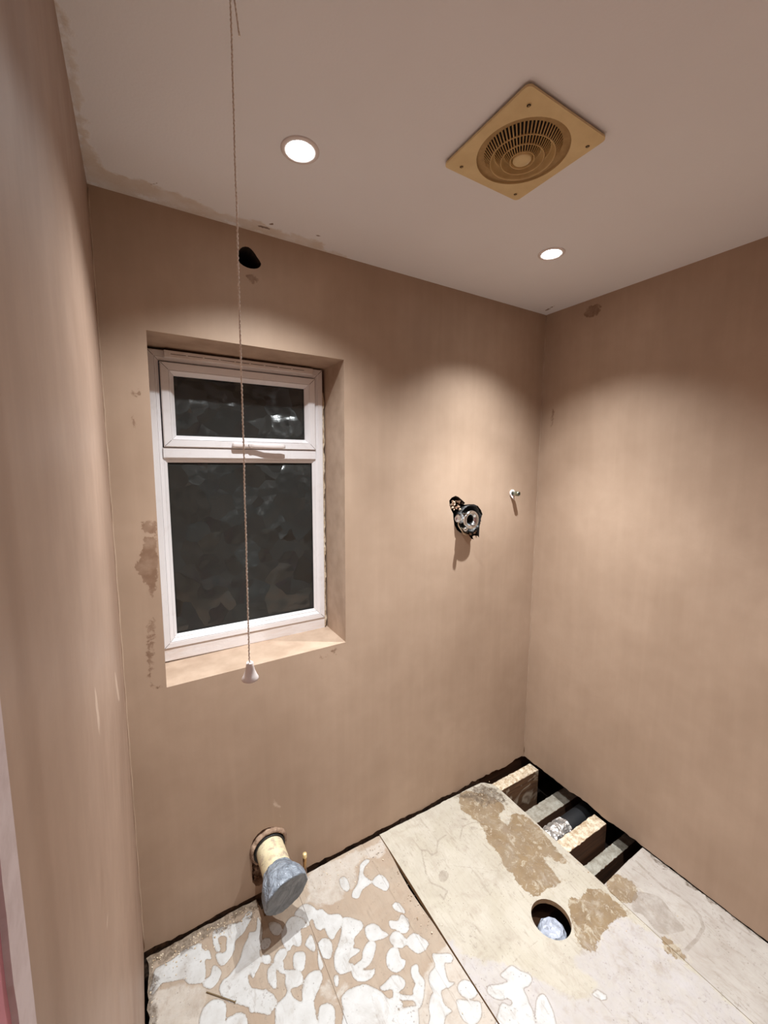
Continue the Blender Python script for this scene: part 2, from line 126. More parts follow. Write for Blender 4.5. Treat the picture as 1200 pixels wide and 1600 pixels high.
def inside(X, P):
    c = np.zeros(len(X), bool); N = len(P)
    for i in range(N):
        x0, y0 = P[i]; x1, y1 = P[(i + 1) % N]
        if y0 == y1: continue
        k = ((y0 > X[:, 1]) != (y1 > X[:, 1])) & (X[:, 0] < (x1 - x0) * (X[:, 1] - y0) / (y1 - y0) + x0)
        c ^= k
    return c
def sdf(X, polys, lines=(), sm=True, far=.06):
    """signed distance (positive inside) to a set of outlines and strokes"""
    D = np.full(len(X), -far)
    for P in polys:
        if sm: P = smooth_poly(P, 4)
        A = np.array(P); lo = A.min(0) - far; hi = A.max(0) + far
        k = np.where((X[:, 0] > lo[0]) & (X[:, 0] < hi[0]) & (X[:, 1] > lo[1]) & (X[:, 1] < hi[1]))[0]
        if not len(k): continue
        Y = X[k]; d = np.full(len(k), 9.)
        for i in range(len(P)): d = np.minimum(d, seg_dist(Y, P[i], P[(i + 1) % len(P)]))
        d = np.where(inside(Y, P), d, -d)
        D[k] = np.maximum(D[k], d)
    for w_, P in lines:
        for i in range(len(P) - 1): D = np.maximum(D, w_ / 2 - seg_dist(X, P[i], P[i + 1]))
    return np.clip(D, -far, far)
def jag(a, b, amp, step=.012, seed=0, nrm=None):
    """points from a to b (b excluded) with a ragged sideways wobble"""
    a = np.array(a, float); b = np.array(b, float); L = np.linalg.norm(b - a); n = max(2, int(L / step))
    d = (b - a) / L; nn = np.array((-d[1], d[0])) if nrm is None else np.array(nrm)
    out = []
    for i in range(n):
        t = i / n; q = a + (b - a) * t
        w_ = noise.noise(Vector((t * L * 9, seed, 0))) + .6 * noise.noise(Vector((t * L * 40, seed + 5, 0)))
        if i == 0: w_ = 0
        out.append(tuple(q + nn * w_ * amp))
    return out
def subdiv(P, step):
    out = []
    for i in range(len(P)):
        a = np.array(P[i]); b = np.array(P[(i + 1) % len(P)]); n = max(1, int(math.ceil(np.linalg.norm(b - a) / step)))
        for k in range(n): out.append(tuple(a + (b - a) * k / n))
    return out
def panel(name, outer, holes, step, to3, depth, mats, attrs=None, parent=None, pts=None, hole_depth=None, wave=None, front_only=False, rim_mat=None):
    """a slab with holes: outlines in (u,v), to3 maps them to space, depth is the thickness vector"""
    loops = [outer] + holes; V = []; E = []
    for L in loops:
        s = len(V); V += [tuple(q) for q in L]; E += [(s + i, s + (i + 1) % len(L)) for i in range(len(L))]
    nb = len(V)
    A = np.array(outer); lo = A.min(0); hi = A.max(0)
    nx = max(1, int((hi[0] - lo[0]) / step)); ny = max(1, int((hi[1] - lo[1]) / step))
    if nx > 1 or ny > 1:
        g = np.stack(np.meshgrid(np.linspace(lo[0], hi[0], nx + 1)[1:-1], np.linspace(lo[1], hi[1], ny + 1)[1:-1]), -1).reshape(-1, 2)
        if pts is not None: g = g[~((g[:, 1] < pts) & ((np.round(g[:, 0] / step).astype(int) % 4 != 0) | (np.round(g[:, 1] / step).astype(int) % 4 != 0)))]
        if len(g):
            k = inside(g, outer)
            for h in holes: k &= ~inside(g, h)
            for L in loops:
                for i in range(len(L)): k &= seg_dist(g, L[i], L[(i + 1) % len(L)]) > step * .25
            V += [tuple(q) for q in g[k]]
    r = delaunay_2d_cdt([Vector(q) for q in V], E, [], 0, 1e-7)
    rv = np.array([tuple(q) for q in r[0]]); F = np.array([f for f in r[2] if len(f) == 3])
    C_ = rv[F].mean(1); k = inside(C_, outer)
    for h in holes: k &= ~inside(C_, h)
    F = F[k]
    T = [Vector(to3(*q)) for q in rv]; dv = Vector(depth)
    if wave: T = [t + wave(*q) for t, q in zip(T, rv)]
    n0 = (T[F[0][1]] - T[F[0][0]]).cross(T[F[0][2]] - T[F[0][0]])
    if n0.dot(dv) > 0: F = F[:, ::-1]
    # edges used once are the rims
    cnt = {}
    for f in F:
        for a, b in ((f[0], f[1]), (f[1], f[2]), (f[2], f[0])): cnt[(int(a), int(b))] = 1
    rim = [(a, b) for (a, b) in cnt if (b, a) not in cnt]
    verts = list(T); bi = {}
    for a, b in rim:
        for i in (a, b):
            if i not in bi: bi[i] = len(verts); verts.append(T[i] + dv)
    faces = [tuple(int(i) for i in f) for f in F]; mi = [0] * len(faces)
    for a, b in rim: faces.append((b, a, bi[a], bi[b])); mi.append(rim_mat(*rv[a]) if rim_mat else (1 if len(mats) > 1 else 0))
    me = bpy.data.meshes.new(name)
    off = Vector(parent.location) if parent is not None else Vector((0, 0, 0))
    me.from_pydata([tuple(q - off) for q in verts], [], faces)
    # back skin
    bm = bmesh.new(); bm.from_mesh(me)
    bm.faces.ensure_lookup_table()
    for i, q in enumerate(mi): bm.faces[i].material_index = q
    be = [e for e in bm.edges if len(e.link_faces) == 1]
    if not front_only: bmesh.ops.triangle_fill(bm, use_beauty=True, use_dissolve=False, edges=be)
    bmesh.ops.recalc_face_normals(bm, faces=bm.faces)
    bm.to_mesh(me); bm.free()
    for mt in mats: me.materials.append(mt)
    allv = np.zeros((len(me.vertices), 2)); allv[:len(rv)] = rv
    inv = {v: k for k, v in bi.items()}
    for i in range(len(rv), len(me.vertices)): allv[i] = rv[inv[i]] if i in inv else 0
    for an, fn in (attrs or {}).items():
        at = me.attributes.new(an, 'FLOAT', 'POINT'); at.data.foreach_set('value', np.asarray(fn(allv), np.float32))
    o = bpy.data.objects.new(name, me); COL.objects.link(o)
    if parent is not None: o.parent = parent
    return o

# ------------------------------------------------------------------ materials
def srgb(r, g, b):
    f = lambda c: (c / 255 / 12.92) if c / 255 <= .04045 else ((c / 255 + .055) / 1.055) ** 2.4
    return (f(r), f(g), f(b), 1)
class NT:
    def __init__(s, name, rough=.6, metal=0, spec=.5):
        s.m = bpy.data.materials.new(name); s.m.use_nodes = True; s.t = s.m.node_tree; s.N = s.t.nodes; s.b = s.N['Principled BSDF']
        s.b.inputs['Roughness'].default_value = rough; s.b.inputs['Metallic'].default_value = metal
        s.b.inputs['Specular IOR Level'].default_value = spec
        s.g = s.N.new('ShaderNodeNewGeometry'); s.h = None
    def L(s, a, b): s.t.links.new(a, b)
    def val(s, x, sock):
        if isinstance(x, (int, float, tuple)): sock.default_value = x
        else: s.L(x, sock)
    def map(s, scale=(1, 1, 1), loc=(0, 0, 0), src=None):
        n = s.N.new('ShaderNodeMapping'); s.L(src or s.g.outputs['Position'], n.inputs[0])
        n.inputs['Scale'].default_value = scale; n.inputs['Location'].default_value = loc; return n.outputs[0]
    def noise(s, sc, det=4, ro=.55, dist=0, v=None):
        n = s.N.new('ShaderNodeTexNoise'); s.L(v or s.g.outputs['Position'], n.inputs['Vector'])
        n.inputs['Scale'].default_value = sc; n.inputs['Detail'].default_value = det; n.inputs['Roughness'].default_value = ro; n.inputs['Distortion'].default_value = dist
        return n.outputs['Fac']
    def noisec(s, sc, det=3, v=None):
        n = s.N.new('ShaderNodeTexNoise'); s.L(v or s.g.outputs['Position'], n.inputs['Vector'])
        n.inputs['Scale'].default_value = sc; n.inputs['Detail'].default_value = det; return n.outputs['Color']
    def vor(s, sc, feat='F1', out='Distance', v=None, rnd=1):
        n = s.N.new('ShaderNodeTexVoronoi'); n.feature = feat; s.L(v or s.g.outputs['Position'], n.inputs['Vector'])
        n.inputs['Scale'].default_value = sc; n.inputs['Randomness'].default_value = rnd; return n.outputs[out]
    def attr(s, name):
        n = s.N.new('ShaderNodeAttribute'); n.attribute_name = name; return n.outputs['Fac']
    def math(s, op, a, b=0.0, c=0.0):
        n = s.N.new('ShaderNodeMath'); n.operation = op
        s.val(a, n.inputs[0]); s.val(b, n.inputs[1]); s.val(c, n.inputs[2]); return n.outputs[0]
    def ramp(s, x, a, b, lo=0.0, hi=1.0):
        n = s.N.new('ShaderNodeMapRange'); s.val(x, n.inputs[0]); n.clamp = True
        for i, q in enumerate((a, b, lo, hi)): n.inputs[i + 1].default_value = q
        return n.outputs[0]
    def mix(s, f, a, b, mode='MIX'):
        n = s.N.new('ShaderNodeMix'); n.data_type = 'RGBA'; n.blend_type = mode
        s.val(f, n.inputs[0]); s.val(a, n.inputs[6]); s.val(b, n.inputs[7]); return n.outputs[2]
    def col(s, c): s.val(c, s.b.inputs['Base Color'])
    def rough(s, c): s.val(c, s.b.inputs['Roughness'])
    def bump(s, h, dist=.001, st=1.0):
        n = s.N.new('ShaderNodeBump'); n.inputs['Strength'].default_value = st; n.inputs['Distance'].default_value = dist
        s.L(h, n.inputs['Height'])
        if s.h: s.L(s.h, n.inputs['Normal'])
        s.h = n.outputs[0]; s.L(s.h, s.b.inputs['Normal'])
M = {}
# fresh pink-brown plaster; damp attribute = darker wet marks
def plaster(name, light, dark, damp, streak=1.0, rough=.62):
    t = NT(name, rough, spec=.35)
    big = t.ramp(t.noise(1.9, 4, .6), .36, .64); med = t.ramp(t.noise(6, 5, .6, .6), .35, .7)
    c = t.mix(big, light, dark)
    c = t.mix(t.math('MULTIPLY', med, .35), c, dark)
    st = t.ramp(t.noise(5, 4, .6, .3, t.map((5, 5, .35))), .42, .75)
    c = t.mix(t.math('MULTIPLY', st, .14 * streak), c, tuple(min(1, q * 1.22) for q in light[:3]) + (1,))
    fine = t.noise(90, 3)
    c = t.mix(t.ramp(fine, .3, .7, .0, .10), c, dark)
    e = t.math('ADD', t.attr('damp'), t.ramp(t.noise(45, 5, .65, .5), .3, .7, -.008, .008))
    c = t.mix(t.math('MULTIPLY', t.ramp(e, -.0015, .0025), t.ramp(t.noise(25, 3), .35, .6, .45, .85)), c, damp)
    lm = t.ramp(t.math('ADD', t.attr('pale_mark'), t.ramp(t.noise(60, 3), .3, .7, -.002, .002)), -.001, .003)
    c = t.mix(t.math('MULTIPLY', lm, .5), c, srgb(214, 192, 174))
    t.col(c); t.rough(t.ramp(t.noise(4, 4), .3, .7, rough - .1, rough + .1))
    t.bump(t.noise(2.2, 3, .5), .006, .6); t.bump(t.noise(30, 4), .0006, .5)
    return t
PL = srgb(182, 157, 137); PD = srgb(164, 139, 119)
M['plaster'] = plaster('plaster_pink', PL, PD, srgb(122, 92, 72)).m
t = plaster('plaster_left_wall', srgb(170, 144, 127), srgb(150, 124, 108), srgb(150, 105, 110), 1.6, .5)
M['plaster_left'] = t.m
t = NT('plaster_edge', .9); t.col(t.mix(t.ramp(t.noise(60, 4), .35, .65), srgb(150, 115, 92), srgb(90, 66, 52))); t.bump(t.noise(80, 4), .002); M['plaster_edge'] = t.m
t = NT('plaster_reveal', .7); t.col(t.mix(t.ramp(t.noise(12, 4), .35, .65), PL, PD)); t.bump(t.noise(30, 4), .0006, .5); M['reveal'] = t.m
# ceiling: old white paint, plaster smears at its rim
t = NT('ceiling_paint', .75, spec=.3)
c = t.mix(t.ramp(t.noise(1.5, 3), .3, .7), srgb(238, 238, 242), srgb(232, 231, 235))
sm = t.ramp(t.math('ADD', t.attr('smear'), t.ramp(t.noise(25, 4), .3, .7, -.012, .012)), -.004, .006)
c = t.mix(t.math('MULTIPLY', sm, t.ramp(t.noise(14, 4), .3, .6, .4, 1)), c, srgb(216, 205, 196))
c = t.mix(t.ramp(t.math('ADD', t.attr('chip'), t.ramp(t.noise(90, 3), .3, .7, -.002, .002)), -.0006, .0012), c, srgb(140, 122, 112))
t.col(c); t.bump(t.noise(160, 3), .0006, .5); t.bump(sm, .0012); t.bump(t.noise(3, 2), .003, .4); M['ceiling'] = t.m

def floor_mat(name, base, base2, pale, tan):
    t = NT(name, .72, spec=.3)
    wob = t.ramp(t.noise(30, 4, .6), .25, .75, -.0045, .0045); fine = t.ramp(t.noise(160, 3), .3, .7, -.0012, .0012)
    c = t.mix(t.ramp(t.noise(7, 5, .6, .5), .35, .65), base, base2)
    grain = t.noise(12, 5, .65, .3, t.map((9, 1.2, 1)))
    c = t.mix(t.ramp(grain, .5, .78, 0, .28), c, srgb(150, 128, 108))
    # pale skim
    p_ = t.ramp(t.math('ADD', t.attr('pale'), t.ramp(t.noise(16, 5, .65, .5), .25, .75, -.02, .02)), -.006, .006)
    c = t.mix(t.math('MULTIPLY', p_, t.ramp(t.noise(35, 5, .65), .3, .6, .55, 1)), c, pale)
    # faint trowel swirls in the skim
    sw = t.ramp(t.noise(9, 2, .4, 2.5), .47, .53); sw2 = t.math('MULTIPLY', sw, t.math('SUBTRACT', 1.0, t.ramp(t.noise(9, 2, .4, 2.5), .53, .59)))
    c = t.mix(t.math('MULTIPLY', t.math('MULTIPLY', sw2, p_), .07), c, srgb(168, 150, 138))
    # old damp adhesive
    tn = t.ramp(t.math('ADD', t.attr('tan'), t.math('ADD', wob, t.ramp(t.noise(60, 5, .7), .25, .75, -.006, .006))), -.0008, .0016)
    tn = t.math('MULTIPLY', tn, t.ramp(t.noise(14, 5, .7, .8), .32, .46, .5, 1))
    c = t.mix(tn, c, t.mix(t.ramp(t.noise(20, 4), .3, .7), tan, srgb(150, 124, 94)))
    near = t.math('MULTIPLY', t.ramp(t.attr('tan'), -.035, -.005), t.ramp(t.noise(26, 6, .75, 1.2), .54, .60))
    c = t.mix(t.math('MULTIPLY', near, .55), c, srgb(232, 220, 198))
    near2 = t.math('MULTIPLY', t.ramp(t.attr('tan'), -.045, -.005), t.ramp(t.noise(31, 6, .75, .8, t.map((1, 1, 1), (4, 7, 0))), .56, .63))
    c = t.mix(t.math('MULTIPLY', near2, .5), c, tan)
    g_ = t.ramp(t.math('ADD', t.attr('grey'), fine), -.0008, .0012)
    c = t.mix(t.math('MULTIPLY', t.math('MULTIPLY', g_, t.ramp(t.noise(30, 5, .7), .35, .6, .25, 1)), .6), c, srgb(158, 142, 128))
    # white adhesive blobs
    ad = t.ramp(t.math('ADD', t.attr('adh'), fine), -.0006, .0008)
    rim = t.math('MULTIPLY', ad, t.ramp(t.attr('adh'), .0035, .0005))
    c = t.mix(ad, c, t.mix(t.ramp(t.noise(22, 4), .35, .7), srgb(234, 232, 230), srgb(218, 214, 210)))
    c = t.mix(t.math('MULTIPLY', rim, .25), c, srgb(214, 196, 176))
    blob_shade = t.math('MULTIPLY', t.ramp(t.attr('adh'), -.003, -.0004), t.math('SUBTRACT', 1.0, ad))
    c = t.mix(t.math('MULTIPLY', blob_shade, .45), c, srgb(140, 116, 98))  # thin shadow line painted into the board colour round each blob
    # dirt and specks
    d_ = t.ramp(t.math('ADD', t.attr('dirt'), t.ramp(t.noise(22, 5, .7, .6), .25, .75, -.035, .035)), -.004, .010)
    c = t.mix(t.math('MULTIPLY', d_, t.ramp(t.noise(60, 4, .7), .35, .6, .35, .95)), c, srgb(104, 84, 66))
    mot = t.ramp(t.noise(4.5, 6, .7, .9, t.map((1, 1, 1), (2, 9, 0))), .42, .68)
    c = t.mix(t.math('MULTIPLY', t.math('MULTIPLY', mot, t.math('SUBTRACT', 1.0, ad)), .34), c, srgb(186, 174, 158))
    smu = t.ramp(t.noise(11, 6, .72, .7, t.map((1.3, 1, 1), (7, 3, 1))), .52, .72)
    c = t.mix(t.math('MULTIPLY', smu, .48), c, srgb(172, 152, 134))
    smu2 = t.math('MULTIPLY', t.ramp(t.noise(70, 4, .7, .5), .58, .66), t.ramp(t.noise(6, 3), .42, .58))
    c = t.mix(t.math('MULTIPLY', smu2, .45), c, srgb(150, 136, 124))
    sp = t.math('MULTIPLY', t.ramp(t.vor(75), .16, .10), t.ramp(t.noise(9, 2), .5, .58))
    c = t.mix(t.math('MULTIPLY', sp, .55), c, srgb(110, 92, 80))
    # long scuffs
    sc_ = t.ramp(t.noise(18, 4, .7, .4, t.map((2.6, .5, 1), (3, 1, 0))), .60, .66)
    c = t.mix(t.math('MULTIPLY', sc_, .30), c, srgb(158, 140, 124))
    k = t.ramp(t.attr('crack'), -.0004, .0003)
    c = t.mix(k, c, srgb(60, 44, 34))
    t.col(t.mix(1.0, c, (.64, .64, .645, 1), 'MULTIPLY'))
    t.bump(t.noise(50, 5, .6), .0022, .55); t.bump(t.noise(12, 3), .004, .35)
    t.bump(t.math('MULTIPLY', ad, t.ramp(t.attr('adh'), 0, .004, .4, 1)), .0028, .9); t.bump(tn, -.0008, .8)
    t.bump(k, -.002, 1)
    t.rough(t.ramp(ad, 0, 1, .75, .55))
    return t.m
M['floor_a'] = floor_mat('floor_board_tan', srgb(206, 186, 166), srgb(192, 168, 146), srgb(224, 212, 200), srgb(170, 140, 108))
M['floor_c'] = floor_mat('floor_board_cream', srgb(226, 216, 200), srgb(214, 203, 184), srgb(218, 210, 208), srgb(172, 146, 112))
M['floor_d'] = floor_mat('floor_board_grey', srgb(218, 209, 200), srgb(204, 193, 184), srgb(216, 209, 208), srgb(178, 154, 124))
t = NT('board_edge', .85); t.col(t.mix(t.ramp(t.noise(40, 4, .6, 0, t.map((1, 1, 8))), .35, .65), srgb(176, 140, 100), srgb(116, 88, 62))); M['board_edge'] = t.m
t = NT('old_timber', .85); g = t.noise(8, 5, .6, .8, t.map((.6, 9, 9)))
c = t.mix(t.ramp(g, .35, .65), srgb(128, 92, 62), srgb(84, 56, 36)); c = t.mix(t.ramp(t.noise(9, 3, .5, 1.2), .52, .62), c, srgb(178, 158, 136))
t.col(c); t.bump(g, .001); M['timber'] = t.m
t = NT('dark_timber', .85); g = t.noise(8, 5, .6, .4, t.map((.6, 9, 9)))
t.col(t.mix(t.ramp(g, .35, .65), srgb(104, 68, 44), srgb(76, 50, 32))); t.bump(g, .001); M['timber2'] = t.m
t = NT('dusty_timber', .95); t.col(t.mix(t.ramp(t.noise(30, 5, .7), .35, .65), srgb(176, 170, 158), srgb(136, 126, 112))); t.bump(t.noise(70, 5, .7), .003); M['dusty'] = t.m
t = NT('void', .95); t.col(t.mix(t.ramp(t.noise(9, 4), .35, .65), srgb(60, 48, 40), srgb(34, 28, 24))); M['void'] = t.m
t = NT('footing', .95); t.col(t.mix(t.ramp(t.noise(30, 5, .7), .35, .65), srgb(112, 86, 66), srgb(52, 38, 30))); t.bump(t.noise(60, 4), .003); M['footing'] = t.m
t = NT('plaster_crust', .9); t.col(t.mix(t.ramp(t.noise(45, 5, .7), .38, .62), srgb(232, 218, 196), srgb(176, 150, 120))); t.bump(t.noise(90, 5, .7), .004); M['crust'] = t.m
t = NT('upvc', .28, spec=.5); c = t.mix(t.ramp(t.noise(16, 5, .7, .5), .55, .8, 0, .35), srgb(232, 228, 230), srgb(190, 178, 172))
t.col(c); M['upvc'] = t.m
t = NT('seam', .7); t.col(srgb(70, 56, 50)); M['seam'] = t.m
t = NT('upvc_plaster_smeared', .5); t.col(t.mix(t.ramp(t.noise(9, 5, .7, .8, t.map((.4, 1, 3))), .45, .62, .05, .6), srgb(228, 222, 222), srgb(206, 186, 172))); t.bump(t.noise(60, 4), .001); M['upvc_dirty'] = t.m
# textured obscure glass, night outside
t = NT('obscure_glass', .16, spec=.5); v = t.map((1, 1, 1)); wv = t.N.new('ShaderNodeVectorMath'); wv.operation = 'ADD'
nc = t.N.new('ShaderNodeVectorMath'); nc.operation = 'SCALE'; t.L(t.noisec(7, 2), nc.inputs[0]); nc.inputs[3].default_value = .10
t.L(v, wv.inputs[0]); t.L(nc.outputs[0], wv.inputs[1])
cellc = t.vor(12, 'F1', 'Color', wv.outputs[0]); cellp = t.vor(12, 'F1', 'Position', wv.outputs[0])
dv_ = t.N.new('ShaderNodeVectorMath'); dv_.operation = 'SUBTRACT'; t.L(wv.outputs[0], dv_.inputs[0]); t.L(cellp, dv_.inputs[1])
c2 = t.N.new('ShaderNodeVectorMath'); c2.operation = 'SUBTRACT'; t.L(cellc, c2.inputs[0]); c2.inputs[1].default_value = (.5, .5, .5)
dt = t.N.new('ShaderNodeVectorMath'); dt.operation = 'DOT_PRODUCT'; t.L(dv_.outputs[0], dt.inputs[0]); t.L(c2.outputs[0], dt.inputs[1])
t.bump(dt.outputs['Value'], .55, 1.0); t.bump(t.noise(120, 3, .6), .0008, .35)
t.col((.10, .105, .10, 1)); t.b.inputs['Transmission Weight'].default_value = .75; t.b.inputs['IOR'].default_value = 1.5
M['glass'] = t.m
t = NT('white_plastic', .35); t.col(srgb(224, 214, 212)); M['white'] = t.m
t = NT('cord', .9); tw = t.noise(1, 1); t.col(t.mix(t.ramp(t.noise(260, 2), .35, .65), srgb(248, 243, 236), srgb(220, 206, 194))); M['cord'] = t.m
t = NT('aged_fan_plastic', .45); t.col(t.mix(t.ramp(t.noise(14, 4), .35, .7), srgb(222, 198, 150), srgb(208, 182, 134))); M['fan'] = t.m
t = NT('aged_fan_grille', .5); t.col(t.mix(t.ramp(t.noise(30, 4), .35, .7), srgb(206, 176, 124), srgb(190, 158, 106))); M['fan_grille'] = t.m
t = NT('tan_recess', .9); t.col(t.mix(t.ramp(t.noise(60, 4), .3, .7), srgb(178, 148, 104), srgb(160, 130, 88))); M['fan_recess'] = t.m  # darker tan than the plate
t = NT('black', .8); t.col((.006, .005, .004, 1)); M['black'] = t.m
t = NT('screw_steel', .4, 1); t.col(srgb(150, 132, 104)); M['screw'] = t.m
t = NT('chrome', .12, 1); t.col(t.mix(t.ramp(t.noise(60, 4), .45, .65, 0, .5), srgb(232, 238, 244), srgb(165, 168, 172))); M['chrome'] = t.m
t = NT('tarnished_steel', .38, 1); t.col(t.mix(t.ramp(t.noise(90, 4), .4, .6), srgb(170, 176, 160), srgb(120, 122, 106))); M['steel'] = t.m
t = NT('black_rubber', .45); t.col((.012, .011, .011, 1)); t.bump(t.noise(80, 4), .002); M['rubber'] = t.m
t = NT('rough_filler', .9); t.col(t.mix(t.ramp(t.noise(60, 5, .7), .42, .58), srgb(226, 196, 168), srgb(110, 72, 52))); t.bump(t.noise(90, 5), .004); M['filler'] = t.m
t = NT('cream_pipe', .55); c = t.mix(t.ramp(t.noise(18, 4), .3, .7), srgb(228, 214, 180), srgb(208, 192, 156)); c = t.mix(t.ramp(t.noise(34, 5, .7), .50, .62), c, srgb(176, 156, 138))
c = t.mix(t.ramp(t.noise(60, 3, .7), .66, .72), c, srgb(120, 100, 80)); t.col(c); t.bump(t.noise(60, 4), .001); M['pipe'] = t.m
t = NT('grey_tape', .38, .0, .6); cr_ = t.noise(22, 5, .65, 1.4)
t.col(t.mix(t.ramp(cr_, .35, .65), srgb(150, 158, 170), srgb(104, 111, 122))); t.bump(t.noise(30, 3, .5, 3), .008, .9); t.bump(t.vor(38, 'F1', 'Distance'), .006, .6); t.rough(t.ramp(t.noise(30, 3), .3, .7, .25, .5)); M['tape'] = t.m
t = NT('grey_tape_face', .5, .0, .5); cr_ = t.noise(16, 5, .6, 1.0)
t.col(t.mix(t.ramp(cr_, .35, .65), srgb(136, 142, 148), srgb(88, 94, 100))); t.bump(t.noise(26, 4, .6, 2.5), .006, .9); M['tape_face'] = t.m
t = NT('mortar_rubble', .92); c = t.mix(t.ramp(t.noise(20, 5, .7), .38, .6), srgb(178, 150, 128), srgb(120, 92, 74)); t.col(c); t.bump(t.noise(50, 5, .7), .006); M['mortar'] = t.m
t = NT('copper', .35, 1); t.col(t.mix(t.ramp(t.noise(40, 3), .4, .6), srgb(190, 150, 100), srgb(120, 90, 66))); M['copper'] = t.m
t = NT('brass_end', .4, .4); t.col(srgb(240, 214, 158)); M['brass'] = t.m
t = NT('crumpled_wrap', .3, 0, .6); t.col(srgb(176, 180, 194)); t.bump(t.vor(40, 'F1', 'Distance'), .012, .9); t.bump(t.noise(60, 3, .6, 1.5), .004, .8); M['wrap'] = t.m
t = NT('foil', .30, .75); t.col(srgb(225, 220, 216)); t.bump(t.vor(30, 'F1', 'Distance'), .02, .8); t.bump(t.noise(45, 3, .6, 1.5), .008, .8); M['foil'] = t.m
t = NT('duct_black', .5); t.col((.02, .02, .022, 1)); M['duct'] = t.m
t = NT('paper_strip', .8); t.col(t.mix(t.ramp(t.noise(20, 5, .7), .4, .7), srgb(206, 190, 190), srgb(186, 166, 164))); M['strip'] = t.m
t = NT('pink_board', .85); t.col(t.mix(t.ramp(t.noise(20, 4), .3, .7), srgb(196, 128, 138), srgb(180, 116, 126))); M['pink'] = t.m
def emis(name, c, s):
    mt = bpy.data.materials.new(name); mt.use_nodes = True; b = mt.node_tree.nodes['Principled BSDF']
    b.inputs['Base Color'].default_value = (.8, .8, .8, 1); b.inputs['Emission Color'].default_value = c + (1,); b.inputs['Emission Strength'].default_value = s
    return mt

# ------------------------------------------------------------------ room
RW, RL, RF, RH = 0.0, -1.876, -2.1, 2.4      # right wall, left wall, front wall, height
STEP = .012
WIN = (-1.761, -1.1175, .9345, 2.0415)
def damp_attr(polys): return lambda X: sdf(X, polys)
# back wall with window opening, vent hole, valve hole and pipe hole
bottom = jag((RL - .03, .009), (-1.56, .008), .009, seed=1) + jag((-1.56, .008), (-1.33, .010), .006, seed=2) + jag((-1.33, .011), (-.66, .006), .010, seed=3) + jag((-.66, .008), (.03, .000), .016, seed=4)
outer = bottom + [(.03, .0), (.03, 1.2), (.03, RH), (-.9, RH), (RL - .03, RH)]
winhole = subdiv([(WIN[0], WIN[2] - .004), (WIN[1], WIN[2] + .004), (WIN[1] - .001, WIN[3]), (WIN[0] + .003, WIN[3] + .002)], .05)
pipe_hole = smooth_poly([(-1.514, .150), (-1.520, .200), (-1.506, .246), (-1.470, .270), (-1.430, .262), (-1.398, .238), (-1.384, .198), (-1.390, .150), (-1.40, .12), (-1.43, .08), (-1.45, .05), (-1.49, .04), (-1.515, .07)], 2)
wb = panel('wall_back', outer, [winhole, smooth_poly(VENT_HOLE, 2), VALVE_HOLE, pipe_hole], .02,
      lambda u, v: (u, 0, v), (0, .25, 0), [M['plaster'], M['reveal'], M['void'], M['mortar']], {'damp': damp_attr(BACK_STAIN), 'pale_mark': damp_attr(BACK_LIGHT)},
      rim_mat=lambda u, v: 2 if (v > 2.2 and v < 2.39) or (u > -.62 and .5 < v < 1.6) else 3 if v < .5 else 1)  # vent and valve hole sides coloured dark to stand for shade inside
tag(wb, kind='structure')
# right wall
ro_ = jag((.02, .002), (-.70, .004), .010, seed=8) + jag((-.70, .004), (RF, .004), .005, seed=9)
wr = panel('wall_right', ro_ + [(RF, .012), (RF, RH), (.02, RH)], [], .03, lambda u, v: (0, u, v), (.10, 0, 0),
      [M['plaster'], M['plaster_edge']], {'damp': damp_attr(RIGHT_STAIN), 'pale_mark': lambda X: np.full(len(X), -.06)})
tag(wr, kind='structure')
# left wall, plastered up to the paper strip
wl = panel('wall_left', jag((.02, .012), (-1.145, .014), .008, seed=10) + [(-1.145, .014), (-1.145, RH), (.02, RH)], [], .03,
      lambda u, v: (RL, u, v), (-.10, 0, 0), [M['plaster_left'], M['plaster_edge']], {'damp': lambda X: np.full(len(X), -.06), 'pale_mark': damp_attr(LEFT_LIGHT)})
tag(wl, kind='structure')
bm = bmesh.new(); ed = jag((-1.173, .0), (-1.173, RH), .003, .02, seed=12)
vs = [[bm.verts.new((RL + dx, y, max(z, .012))) for (y, z) in ed] for dx in (.0, -.01)]
vs2 = [[bm.verts.new((RL + dx, -1.145, max(z, .012))) for (y, z) in ed] for dx in (.0, -.01)]
for a, b in ((vs[0], vs2[0]), (vs2[0], vs2[1]), (vs2[1], vs[1]), (vs[1], vs[0])):
    for i in range(len(ed) - 1): bm.faces.new((a[i], b[i], b[i+1], a[i+1]))
tag(obj('trim_1', bm, M['strip']), kind='structure')
bm = bmesh.new(); box(bm, RL - .1, RL - .003, RF, -1.1705, .0, RH); tag(obj('wall_left_bare', bm, M['pink']), kind='structure')
bm = bmesh.new(); box(bm, RL - .1, .1, RF - .1, RF, 0, RH)
tag(obj('wall_front', bm, M['reveal']), kind='structure')
# ceiling
cs = sum(([q] for q in CEIL_STAIN), [])
rimw = []
ce = panel('ceiling', subdiv([(RL - .05, .05), (.05, .05), (.05, RF - .05), (RL - .05, RF - .05)], .2), [], .015,
      lambda u, v: (u, v, RH), (0, 0, .05), [M['ceiling']],
      {'chip': lambda X: sdf(X, CEIL_STAIN, sm=False), 'smear': lambda X: np.maximum(sdf(X, CEIL_SMEAR), .014 + X[:, 1].clip(-.06, 0) - .02 * (X[:, 0] > -1.1))})
tag(ce, kind='structure')

# plaster beads in the room corners
for k_, (x_, y_) in enumerate(((-.0012, -.0012), (RL + .0012, -.0012))):
    bm = bmesh.new(); tube(bm, [(x_ + .0006 * math.sin(i * 1.7), y_, .03 + i * (RH - .04) / 60) for i in range(61)], .0024, 8)
    tag(obj('trim_%d' % (k_ + 2), bm, M['reveal'], smooth=True), kind='structure')
